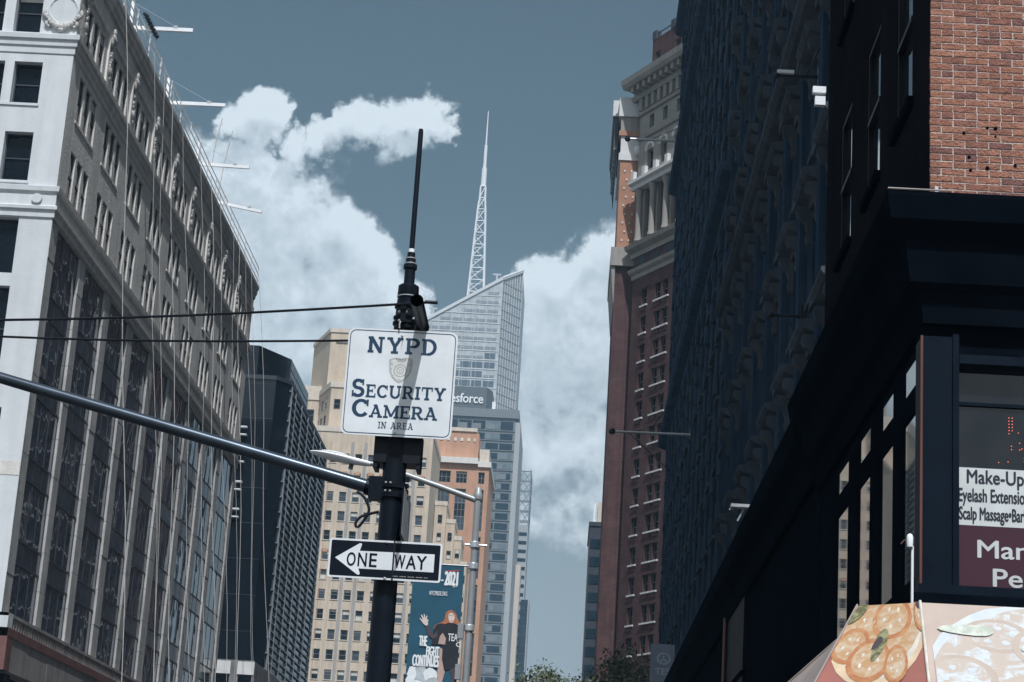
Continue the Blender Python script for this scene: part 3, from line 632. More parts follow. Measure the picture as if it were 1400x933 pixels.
def crystal_tower():
    R = thing('skyscraper', 'pale glass skyscraper with slanted crown and a lattice spire', 'building', (-60, 860, 0))
    off = tuple(-Vector(R.location)); Y = 830.0
    m_pg = glass('pale_curtain_glass', (.42, .44, .44), .3, 1.5); m_pw = glass('pale_tower_window', (.10, .125, .15), .15, 1.5)
    m_pside = glass('shaded_curtain_glass', (.24, .265, .28), .25, 1.5); m_rail = mat('pale_mullion', (.62, .63, .62), .6, var=.05)  # darker copy of the curtain glass: the turned facet's shade as colour
    A, B, C, D, E_ = (-95, Y), (-37.4, Y), (-29.3, Y+13), (-29.3, Y+60), (-95, Y+60)
    zt = {0: 226.0, 1: 262.5, 2: 270.5, 3: 270.5, 4: 226.0}
    pts = [A, B, C, D, E_]
    vs = [(p[0], p[1], 0) for p in pts]+[(p[0], p[1], zt[i]) for i, p in enumerate(pts)]
    b = MB().add(vs, [(0,1,6,5)], 0).add([vs[i] for i in (1,2,7,6)], [(0,1,2,3)], 1).add(vs, [(2,3,8,7),(3,4,9,8),(4,0,5,9),(5,6,7,8,9)], 0)
    b.build('curtain_wall', [m_pg, m_pside], R, None, off)
    Fs = frame(0, Y, SOUTH)
    def top(x): return 226+(262.5-226)*(x+95)/57.6
    # glazed bands storey by storey
    for j in range(19):
        z = 255-4.15*j
        for k in range(11):
            x1 = -38.6-k*5.1; x0 = x1-4.6
            if z+3 > top(x0): continue
            r = random.random()
            if j < 7: h = 1.3; m = m_pside
            else: h = 2.6 if r < .45 else 1.1; m = m_pw if r < .45 else m_pside
            MB().box(x0, x1, -.1, .05, z, z+h).build('window_band', m, R, Fs)
        xa = max(-94.9, -95+57.6*(z-.4-226)/36.5)
        MB().box(xa, -37.5, -.22, -.02, z-.7, z-.45).build('floor_line', m_rail, R, Fs)
    for k in range(19):
        x = -38.0-k*2.9; MB().box(x-.05, x+.05, -.18, .02, 150, top(x)-.3).build('mullion', m_rail, R, Fs)
    # the facet turned to the avenue: fins and floor lines
    ux, uy = -29.3+37.4, 13.0; Lf = math.hypot(ux, uy); Ff = frame(B[0], B[1], math.degrees(math.atan2(uy, ux)))
    for k in range(9):
        u = Lf*k/8; MB().box(u-.10, u+.10, -.2, .02, 120, 262.5+8*u/Lf-.2).build('mullion', m_rail, R, Ff)
    for j in range(34): MB().box(0, Lf, -.2, .02, 261-4.15*j, 261.35-4.15*j).build('floor_line', m_tcorner, R, Ff)
    # crown edge beams
    b = MB().tube((A[0], Y, 226.2), (B[0], Y, 262.7), .9, n=4).tube((B[0], Y, 262.7), (C[0], C[1], 270.7), .9, n=4); b.build('crown_edge', m_rail, R, None, off)
    for x in (-40.2, -67.0):
        z = top(x); MB().box(x-.4, x+.4, Y+2, Y+2.8, z-1, z+4).box(x-1.8, x+1.8, Y+2.1, Y+2.7, z+4, z+4.7).build('roof_crane', m_steel, R, None, off)
    # spire: a square lattice that narrows in steps, then a needle
    cx, cy = -49.6, Y+14; zb = top(cx)-1; sp = MB()
    m_sp = mat('white_spire_steel', (.70, .71, .71), .5, var=.05)
    def hw(z): return 2.9*(1-(z-zb)/68)+.75 if z < zb+50 else max(.35, 1.2*(1-(z-zb-50)/60))
    zs = [zb+5.6*k for k in range(11)]
    legs = [[(cx+sx*hw(z), cy+sy*hw(z), z) for z in zs] for sx, sy in ((-1,-1),(1,-1),(1,1),(-1,1))]
    spire = MB()
    for L in legs: spire.path(L, .42, 6)
    for j in range(10):
        for a in range(4):
            p, q = legs[a], legs[(a+1) % 4]
            spire.tube(p[j+1], q[j+1], .26, n=5); spire.tube(p[j], q[j+1], .24, n=5)
    spire.lathe([(1.25, zs[-1]), (1.15, zs[-1]+9), (.75, zs[-1]+9.2), (.7, zs[-1]+20), (.4, zs[-1]+20.2), (.2, 346.5)], (cx, cy), 8)
    spire.build('spire', m_sp, R, None, off)
crystal_tower()
def slim_towers():
    R = thing('lattice_tower', 'slim grey tower with an open steel lattice crown beyond the glass towers', 'building', (-25, 920, 0)); off = tuple(-Vector(R.location))
    MB().box(-28.6, -21.8, 905, 930, 0, 168).build('shaft', m_tcorner, R, None, off)
    m_lat = mat('grey_lattice_steel', (.20, .22, .24), .6, var=.1)
    b = MB(); x0, x1, yf = -28.4, -21.9, 905.2
    for x in (x0, x1): 
        for y in (yf, yf+22): b.box(x-.3, x+.3, y-.3, y+.3, 168, 194)
    for j in range(6):
        z = 169+4.8*j; b.box(x0, x1, yf-.2, yf+.2, z, z+.5); b.box(x1-.2, x1+.2, yf, yf+22, z, z+.5); b.box(x0, x1, yf+21.8, yf+22.2, z, z+.5)
        if j < 5:
            for (a, c) in ((x0, (x0+x1)/2), ((x0+x1)/2, x1)):
                b.tube((a, yf, z), (c, yf, z+4.8), .2, n=4); b.tube((c, yf, z), (a, yf, z+4.8), .2, n=4)
    b.build('lattice_crown', m_lat, R, None, off)
    for j in range(24): MB().box(-28.2, -22.2, 904.9, 905.1, 163-4*j, 164.6-4*j).build('window_band', m_tglass, R, None, off)
    R = thing('slim_tower', 'slim pale stone tower with a pointed top between the glass towers', 'building', (-25, 860, 0)); off = tuple(-Vector(R.location))
    MB().box(-27.6, -24.9, 852, 870, 0, 157).build('shaft', m_greystrip, R, None, off)
    MB().box(-24.89, -22.8, 853, 870, 0, 141).build('side_shaft', m_buff2, R, None, off)
    MB().prism([(-27.4, 852.2), (-24.9, 852.2), (-24.9, 869), (-27.4, 869)], 157, 167, top=[(-25.4, 852.2), (-24.9, 852.2), (-24.9, 869), (-25.4, 869)]).build('pointed_top', m_whitepaint, R, None, off)
    for j in range(26): MB().box(-26.8, -25.9, 851.85, 852.1, 151-4*j, 153.2-4*j).build('window', m_glassdark, R, None, off)
    R = thing('dark_block', 'small dark glass block at the end of the row of towers', 'building', (-21, 905, 0)); off = tuple(-Vector(R.location))
    MB().box(-22.6, -19.4, 880, 904, 0, 130).build('core', m_tglass, R, None, off); MB().box(-19.39, -18.9, 879.9, 904, 0, 130.5).build('edge_pier', m_tcorner, R, None, off)
    for j in range(20): MB().box(-22.62, -19.42, 879.9, 880.1, 126-4*j, 126.3-4*j).build('floor_line', m_darkmetal, R, None, off)
slim_towers()
# ------------------------------------------------------------------ right side of the avenue
m_mortar = mat('pale_mortar', (.50, .42, .375), .95, var=.2, scale=12, bump=.5, bscale=60)
bricks_m = [mat('red_brick_%s' % n, c, .9, var=.28, scale=14, bump=.5, bscale=45) for n, c in (('a', (.27, .120, .080)), ('b', (.30, .135, .088)), ('c', (.235, .104, .073)), ('d', (.32, .150, .098)), ('e', (.185, .085, .07)))]
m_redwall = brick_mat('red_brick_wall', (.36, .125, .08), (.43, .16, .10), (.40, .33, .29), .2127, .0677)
m_darkbrick = brick_mat('shade_toned_brick_wall', (.011, .011, .014), (.014, .013, .016), (.013, .014, .017), .2127, .0677)  # near-black copy of the red brick, the west wall's shade in its colour
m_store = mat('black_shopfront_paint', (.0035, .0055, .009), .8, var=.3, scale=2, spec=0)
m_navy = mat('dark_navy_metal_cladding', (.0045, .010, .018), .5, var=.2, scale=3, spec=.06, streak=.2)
m_boardw = mat('white_sign_board', (.56, .58, .565), .6, var=.08, scale=5)
m_maroon = mat('maroon_sign_board', (.045, .010, .021), .45, var=.1)
m_ink = mat('dark_blue_black_ink', (.012, .016, .03), .6, var=0)
m_signtext = mat('pale_grey_sign_letter', (.52, .53, .53), .6, var=.05)
m_led = mat('red_led', (.4, .03, .02), .5, var=0, emit=((1, .18, .10), 1.6))
m_shopglass = glass('shop_window_glass', (.006, .009, .013), .03, 1.5)
def corner_shop():
    Y0, Y1 = 16.84, 24.2
    R = thing('brick_building', 'red brick corner building over a black salon shopfront', 'building', (6, 20, 0)); off = tuple(-Vector(R.location))
    SS, WS = frame(0, Y0, SOUTH), frame(3.0, Y0, WEST)      # WS: u = -(y - Y0)
    # sunlit brick wall, laid brick by brick
    MB().box(3.006, 11, .005, .3, 7.6, 10.15).build('mortar_bed', m_mortar, R, SS)
    bc = {}
    def brick(w, var):
        k = (round(w, 3), var)
        if k not in bc:
            h, c = .0575, .0035; x0, x1, z0, z1 = 0, w, 0, h
            j = [random.uniform(-.0025, .0025) for _ in range(8)]
            vs = [(x0+j[0], c, z0+j[1]), (x1+j[2], c, z0), (x1, c, z1+j[3]), (x0+j[4], c, z1), (x0+c, 0, z0+c), (x1-c, 0, z0+c+j[5]), (x1-c+j[6], 0, z1-c), (x0+c, 0, z1-c+j[7]),
                  (x0, .03, z0), (x1, .03, z0), (x1, .03, z1), (x0, .03, z1)]
            bc[k] = MB().add(vs, [(4,5,6,7),(0,1,5,4),(1,2,6,5),(2,3,7,6),(3,0,4,7),(8,9,1,0),(9,10,2,1),(10,11,3,2),(11,8,0,3)]).mesh('brick', bricks_m[var])
        return bc[k]
    P, H = .2127, .0677; z = 7.93; row = 0
    while z < 10.06:
        x = 3.002; first = True
        while x < 4.62:
            w = (.0975 if row % 2 else .2027) if first else .2027
            if row % 6 == 5 and not first: w = .0975
            first = False
            o = link('brick', brick(w, random.choice([0,0,1,1,2,2,3,4] if row > 6 else [0,1,2,4,4])), R, SS, (x+random.uniform(-.002, .002), random.uniform(-.003, .001), z+random.uniform(-.0015, .0015)))
            x += w+.01
        z += H; row += 1
    for (bx_, bz_) in ((1350, 175), (1361, 176), (1318, 182), (1325, 215), (1350, 230), (1388, 227), (1327, 233), (1361, 187)):
        p = atY(bx_, bz_, Y0-.004); MB().tube((p.x, -.0055, p.z), (p.x, .004, p.z), random.uniform(.010, .018), n=8).build('anchor_hole', m_store, R, SS)
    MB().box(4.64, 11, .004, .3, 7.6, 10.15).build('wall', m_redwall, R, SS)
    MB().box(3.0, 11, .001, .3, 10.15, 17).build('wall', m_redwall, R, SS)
    # shaded west wall with window openings
    hs = []
    for z0 in (9.25, 12.2, 15.0):
        for y in (18.25, 20.25, 22.4): hs.append((-(y-Y0)-.46, -(y-Y0)+.46, z0, z0+1.75))
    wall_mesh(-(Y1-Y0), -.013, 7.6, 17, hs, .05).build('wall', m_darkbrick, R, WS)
    for h in hs:
        w = link('window', window_mesh(.92, 1.75, 0, sash=m_black, glassm=m_shopwest, bar=.05), R, WS, ((h[0]+h[1])/2, .03, h[2]))
        link('sill', MB().box(-.55, .55, -.06, .2, -.09, 0).mesh('sill', m_store), R, WS, ((h[0]+h[1])/2, 0, h[2]))
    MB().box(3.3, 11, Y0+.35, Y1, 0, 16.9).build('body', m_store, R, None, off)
    # black cornice over the shopfront: south side, west side
    prof = [(.3, 6.72), (-.06, 6.72), (-.10, 7.0), (-.20, 7.05), (-.26, 7.42), (-.40, 7.56), (-.44, 7.76), (-.44, 7.80), (.3, 7.84)]
    MB().yz(prof, 3.0, 11).build('shop_cornice', m_store, R, SS)
    MB().yz(prof, -(Y1-Y0), 0).build('shop_cornice', m_store, R, WS)
    b = MB()
    for i in range(len(prof)-1):
        p, q = prof[i], prof[i+1]
        b.add([(3.0, Y0+p[0], p[1]), (3.0, Y0+q[0], q[1]), (3.0+q[0], Y0+q[0], q[1]), (3.0+p[0], Y0+p[0], p[1])], [(0,1,2,3)])
        b.add([(3.0+p[0], Y0+p[0], p[1]), (3.0+q[0], Y0+q[0], q[1]), (3.0+q[0], Y0, q[1]), (3.0+p[0], Y0, p[1])], [(0,1,2,3)])
    b.build('shop_cornice', m_store, R, None, off)
    MB().tube((2.56, Y0-.445, 7.812), (3.05, Y0-.445, 7.812), .009, n=5).build('cornice_edge', m_greyband, R, None, off)
    MB().box(3.03, 3.06, Y0-.1, Y0-.07, 7.84, 7.98).build('cable_stub', m_steel, R, None, off)
    # upper shop storey: corner pilaster, frames, window
    MB().box(2.93, 3.19, -.07, .25, 4.3, 6.6).build('corner_pilaster', m_navy, R, SS)
    MB().box(3.192, 3.245, -.09, .2, 4.42, 6.62).build('window_jamb', m_navy, R, SS)
    MB().tube((2.925, -.075, 4.3), (2.925, -.075, 6.6), .012, n=6).build('copper_pipe', mat('copper_pipe', (.13, .05, .035), .5), R, SS)
    MB().box(3.246, 5.6, -.1, .1, 6.36, 6.44).build('window_head', m_navy, R, SS)
    MB().box(2.93, 3.19, .02, .25, 6.61, 6.75).build('frieze', m_store, R, SS); MB().box(3.192, 5.6, .05, .3, 6.445, 6.74).build('frieze', m_store, R, SS)
    link('shop_window', MB().box(3.246, 5.6, .06, .075, 4.44, 6.36).mesh('shop_window', m_shopglass), R, SS)
    MB().box(3.246, 5.6, .03, .058, 6.02, 6.05).build('transom', m_navy, R, SS)
    MB().tube((3.252, -.02, 4.44), (3.252, -.02, 6.0), .006, n=5).build('window_edge', m_whitepaint, R, SS)
    MB().box(2.9, 5.6, -.11, .3, 4.34, 4.42).build('window_sill', m_navy, R, SS); MB().box(2.86, 5.6, -.16, .3, 4.24, 4.336).build('window_sill', m_store, R, SS)
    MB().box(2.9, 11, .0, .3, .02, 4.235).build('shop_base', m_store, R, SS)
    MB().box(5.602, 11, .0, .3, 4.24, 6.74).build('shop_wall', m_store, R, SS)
    wb = MB().box(3.262, 4.6, .03, .052, 4.965, 5.468).build('sign_board', m_boardw, R, SS); mbd = MB().box(3.262, 4.9, .032, .054, 4.43, 4.963).build('sign_board', m_maroon, R, SS)
    lettering('Make-Up', 3.335, 3.82, 5.295, 5.45, .027, m_ink, R, SS, bold=.02)
    lettering('Eyelash Extensions', 3.262, 3.90, 5.135, 5.285, .027, m_ink, R, SS, bold=.02)
    lettering('Scalp Massage\u2022Barber', 3.268, 3.92, 4.98, 5.125, .027, m_ink, R, SS, bold=.02)
    lettering('Manicure', 3.425, 4.42, 4.69, 4.84, .029, m_signtext, R, SS, bold=.03)
    lettering('Pedicure', 3.555, 4.50, 4.45, 4.60, .029, m_signtext, R, SS, bold=.03)
    led = MB()
    for (x, z) in [(3.70, 5.93-.028*i) for i in range(6)]+[(3.728, 5.93-.028*i) for i in range(5)]+[(3.84, 5.93-.028*i) for i in range(5)]+[(3.78, 5.80), (3.79, 5.71), (3.72, 5.68), (3.72, 5.65), (3.81, 5.66), (3.79, 5.65), (3.83, 5.55), (3.83, 5.58), (3.69, 5.54), (3.61, 5.53)]:
        led.blob((x, .045, z), .0045, .004, .0045, 6, 4)
    led.build('led_dots', m_led, R, SS)
    # west side shop windows behind the piers
    ws = [(17.5, 18.15), (18.75, 19.5), (20.2, 21.0), (21.8, 22.7)]
    hs = []
    for (a, c) in ws: hs += [(-(c-Y0), -(a-Y0), 6.35, 6.7), (-(c-Y0), -(a-Y0), 4.6, 6.1)]
    wall_mesh(-(Y1-Y0), -.3, 0, 6.715, hs, .03).build('shop_wall', m_store, R, WS)
    for h in hs: link('shop_window', MB().box(h[0], h[1], .012, .022, h[2], h[3]).mesh('shop_window', m_shopwest), R, WS)
m_shopwest = glass('side_shop_glass', (.01, .014, .02), .02, 2.1)
corner_shop()
def annex():
    R = thing('low_shop', 'low black shop building next to the brick corner building', 'building', (6, 40, 0)); off = tuple(-Vector(R.location)); WS = frame(3.0, 0, WEST)
    MB().box(3.0, 10, 24.25, 60, 0, 7.3).build('wall', m_store, R, None, off)
    MB().yz([(.2, 6.9), (-.08, 6.9), (-.15, 7.2), (-.34, 7.35), (-.36, 7.68), (.2, 7.72)], -60, -24.25).build('cornice', m_store, R, WS)
    b = MB().box(-37.4, -34.0, -.06, .1, .02, 7.0); b.build('blue_panel', m_navy, R, WS)
    MB().box(-37.5, -34.0, -.09, .05, 5.55, 5.63).build('panel_joint', m_store, R, WS)
    MB().tube((-37.55, -.1, .02), (-37.55, -.1, 7.0), .035, n=8).build('copper_pipe', bpy.data.materials['copper_pipe'], R, WS)
    for k in range(3): MB().box(-47-4*k, -44.5-4*k, -.05, .1, 1, 6.4).build('shop_window', m_shopglass, R, WS)
annex()
def roof_light():
    p = atX(1020, 724, 2.75); R = thing('flood_lamp', 'small pale metal lamp bracket on the edge of the low black shop', 'lamp', (2.75, p.y, 7.73))
    for dx in (-.16, .16): MB().path([(dx, -.2, 0), (dx*.6, -.2, .12), (dx+.1, -.5, .2)], .015, 5).build('strut', m_steel, R)
    MB().box(-.3, .28, -.62, -.42, .15, .2).build('lamp_head', m_steel, R); MB().path([(-.32, -.5, .12), (.3, -.3, .25)], .012, 5).build('conduit', m_steel, R)
roof_light()
def blade_sign():
    Y = 58.0; a, c = atY(890, 880, Y), atY(923, 880, Y); z1 = a.z; w = c.x-a.x
    m_pan = mat('dark_sign_panel', (.012, .02, .032), .5, var=.2); m_mk = mat('dim_blue_grey_mark', (.05, .07, .09), .6, var=.1)
    R = thing('blade_sign', 'dark projecting sign with a round face emblem, on the low shop', 'sign', (a.x, Y, z1-3)); fr = frame(a.x, Y, 0)
    MB().box(0, w, 0, .12, z1-3, z1).build('panel', m_pan, R, fr)
    b = MB(); cx, cz, r = w*.55, z1-.42, .2; n = 20
    for k in range(n):
        a0, a1 = 2*pi*k/n, 2*pi*(k+1)/n
        b.add([(cx+r*cos(a0), -.006, cz+r*.85*sin(a0)), (cx+r*cos(a1), -.006, cz+r*.85*sin(a1)), (cx+.8*r*cos(a1), -.006, cz+.68*r*sin(a1)), (cx+.8*r*cos(a0), -.006, cz+.68*r*sin(a0))], [(3,2,1,0)])
    for (dx, dz, q) in ((0, .06, .03), (-.06, -.06, .035), (.06, -.06, .035), (0, -.02, .03)):
        b.add([(cx+dx+q*cos(2*pi*k/10), -.008, cz+dz+q*sin(2*pi*k/10)) for k in range(10)], [tuple(range(10))])
    b.build('emblem', m_mk, R, fr)
    lettering('TES', w*.22, w*.82, z1-.88, z1-.70, -.006, m_mk, R, fr, bold=.02)
    MB().xz([(w*.2, z1-1.35), (w*.75, z1-1.35), (w*.75, z1-1.2), (w*.5, z1-1.13), (w*.2, z1-1.22)], -.006, -.001).build('pale_mark', m_signtext, R, fr)
    MB().box(w, 2.98-a.x, .03, .09, z1-.3, z1-.22).build('bracket', m_black, R, fr); MB().box(w, 2.98-a.x, .03, .09, z1-2.6, z1-2.52).build('bracket', m_black, R, fr)
blade_sign()

# ------------------------------------------------------------------ shaded classical building with hoods on brackets
m_shst = mat('shade_toned_stone', (.028, .050, .085), .9, var=.3, scale=.6, streak=.45, bump=.3, bscale=6, spec=0)  # stone darkened and blued: the row's deep shade is put into the colour
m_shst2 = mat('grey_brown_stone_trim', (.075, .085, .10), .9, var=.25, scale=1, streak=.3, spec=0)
m_shglass = glass('shaded_window_glass', (.006, .008, .012), .06, 1.5)
def bracket_mesh(s=1.0):
    b = MB(); pr = [(0, 0), (-.5, 1.1), (-.62, 1.35), (-.62, 1.6), (0, 1.6)]
    pr = [(0, 0), (-.18, .05), (-.26, .3), (-.2, .6), (-.3, .95), (-.55, 1.1), (-.66, 1.35), (-.62, 1.58), (0, 1.58)]
    b.yz([(p[0]*s, p[1]*s) for p in pr], -.2*s, .2*s); return b.mesh('bracket', m_shst2)
def classical(name, label, y0, y1, H, pitch, bays, m_w, m_t, X=8.0, hood=.7, quoins=False):
    R = thing(name, label, 'building', (X+6, (y0+y1)/2, 0)); off = tuple(-Vector(R.location)); WS = frame(X, 0, WEST)
    bw = (y1-y0)/bays; nf = int((H-4)/pitch); hs = []
    ww = min(2.0, bw*.42)
    for i in range(bays):
        for j in range(nf):
            c = -(y0+(i+.5)*bw); hs.append((c-ww/2, c+ww/2, 6+j*pitch, 6+j*pitch+pitch*.58))
    wall_mesh(-y1, -y0, 0, H, hs, .45).build('wall', m_w, R, WS)
    MB().box(X+.5, X+16, y0, y1, 0, H-.01).build('body', m_w, R, None, off)
    bm = bracket_mesh(.62 if quoins else .9)
    for h in hs:
        c = (h[0]+h[1])/2
        link('window', window_mesh(ww, h[3]-h[2], random.choice([0,0,0,3,1]), glassm=m_shglass, bar=.09), R, WS, (c, .38, h[2]))
        k = 'sill%.2f' % ww
        if k not in WCACHE: WCACHE[k] = MB().box(-ww/2-.3, ww/2+.3, -.22, .3, -.22, 0).mesh('sill', m_t)
        link('sill', WCACHE[k], R, WS, (c, 0, h[2]))
        if quoins: continue
        k = 'hood%.2f%.2f' % (ww, hood)
        if k not in WCACHE: WCACHE[k] = MB().yz([(.2, 0), (-.12, 0), (-.16, .25), (-hood*.8, .4), (-hood, .55), (-hood, .68), (.2, .8)], -ww/2-.55, ww/2+.55).mesh('window_hood', m_t)
        link('window_hood', WCACHE[k], R, WS, (c, 0, h[3]+.35))
        for s in (-1, 1): link('bracket', bm, R, WS, (c+s*(ww/2+.3), 0, h[3]-.9*(.62 if quoins else 1)))
    for i in range(bays+1):
        u = -(y0+i*bw)
        if quoins:
            for q in range(int(H/1.5)):
                w = .62 if q % 2 else .40
                link('quoin', WCACHE.setdefault('quoin%d' % (q % 2), MB().box(-w, w, -.16 if q % 2 else -.11, .1, 0, 1.44).mesh('quoin', m_t)), R, WS, (max(-y1+.4, min(-y0-.4, u)), 0, q*1.5))
        else:
            uu = max(-y1+.5, min(-y0-.5, u))
            MB().box(uu-.45, uu+.45, -.3, .1, 0, H-2).build('pilaster', m_w, R, WS)
            for j in range(1, nf): MB().box(uu-.6, uu+.6, -.48, .1, 6+j*pitch-1.3, 6+j*pitch-.75).build('capital', m_t, R, WS)
    for j in ([2, 5] if not quoins else [3, 9, 15, 19]):
        if j < nf: MB().yz([(.2, 0), (-.15, 0), (-.2, .3), (-.75, .5), (-.95, .7), (-.95, .95), (.2, 1.1)], -y1, -y0).build('belt_cornice', m_t, R, WS, (0, 0, 6+j*pitch-1.2))
    MB().yz([(.3, 0), (-.2, 0), (-.3, .8), (-1.1, 1.2), (-1.5, 1.7), (-1.5, 2.3), (.3, 2.6)], -y1-.6, -y0).build('roof_cornice', m_t, R, WS, (0, 0, H-2.0))
    return R
m_quoin = mat('blue_grey_quoin_stone', (.050, .080, .125), .9, var=.3, scale=.8, streak=.3, spec=0)  # quoins and the brick below also hold the row's shade in their colour
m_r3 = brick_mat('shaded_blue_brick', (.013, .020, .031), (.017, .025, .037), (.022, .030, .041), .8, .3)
classical('stone_facade_building', 'dark stone building with window hoods on scrolled brackets', 58.6, 106, 62, 5.6, 8, m_shst, m_shst2)
classical('quoined_building', 'dark brick building with stone quoins, beside the dark stone one', 106.1, 178, 90, 4.1, 14, m_r3, m_quoin, hood=.35, quoins=True)
def stone_ledge():
    pass
# flagpoles and bracket arms
def wall_pole(label, p0, p1, r, stays, lamp=None):
    R = thing('wall_pole', label, 'pole', tuple(p1)); q = Vector(p0)-Vector(p1)
    MB().tube((0, 0, 0), q, r, r*.8, 8).build('pole', m_steel if r > .09 else m_black, R)
    MB().blob(tuple(q), r*2.2, r*2.2, r*2.2, 8, 6).build('end_ball', m_black, R)
    MB().box(-.12, .25, -.25, .25, -.35, .35).build('wall_plate', m_black, R)
    for (t, dz) in stays: MB().tube(q*t, (0, 0, dz), .03, n=5).build('stay_rod', m_black, R)
    return R
y = 138.0; a, c = atY(837, 590, y), atX(957, 597, 7.95)
wall_pole('horizontal steel pole with two stays on the quoined brick building', (a.x, y, a.z), (7.9, y, a.z+.05), .11, ((.55, 4.5), (.8, -4)))
y = 170.0; a = atY(858, 190, y)
wall_pole('horizontal dark pole high on the quoined brick building', (a.x, y, a.z), (7.9, y, a.z), .13, ((.6, 1.5),))
y = 66.0; a = atY(1062, 103, y)
R_ = wall_pole('black bracket arm with white tip, high on the dark stone facade', (a.x, y, a.z), (7.9, y, a.z), .06, ((.35, 1.3),))
MB().box(-.3, .3, -.1, .1, -.06, .06).build('white_tip', m_whitepaint, R_, None, (a.x-7.9+.3, -.1, .08))
y = 70.0; a = atY(1054, 431, y)
wall_pole('black bracket arm with a drooping cable, low on the dark stone facade', (a.x, y, a.z), (7.9, y, a.z), .06, ((.5, -1.4),))
def light_boxes():
    y = 60.0; p = atY(1120, 124, y); q = atY(1121, 139, y)
    R = thing('flood_lamp', 'pair of square white flood lamps on the dark stone facade', 'lamp', (8, y, q.z))
    for w, c, h in ((.21, p, .11), (.165, q, .15)):
        o = MB().box(-w, w, -.1, .12, -h, h).build('lamp_box', m_whitepaint, R, None, (c.x-8, 0, c.z-q.z))
    MB().tube((0, .1, 0), (p.x-8, .05, 0), .05, n=6).build('arm', m_black, R); MB().tube((p.x-8, .14, -.2), (p.x-8, .14, .5), .035, n=6).build('stem', m_black, R)
light_boxes()

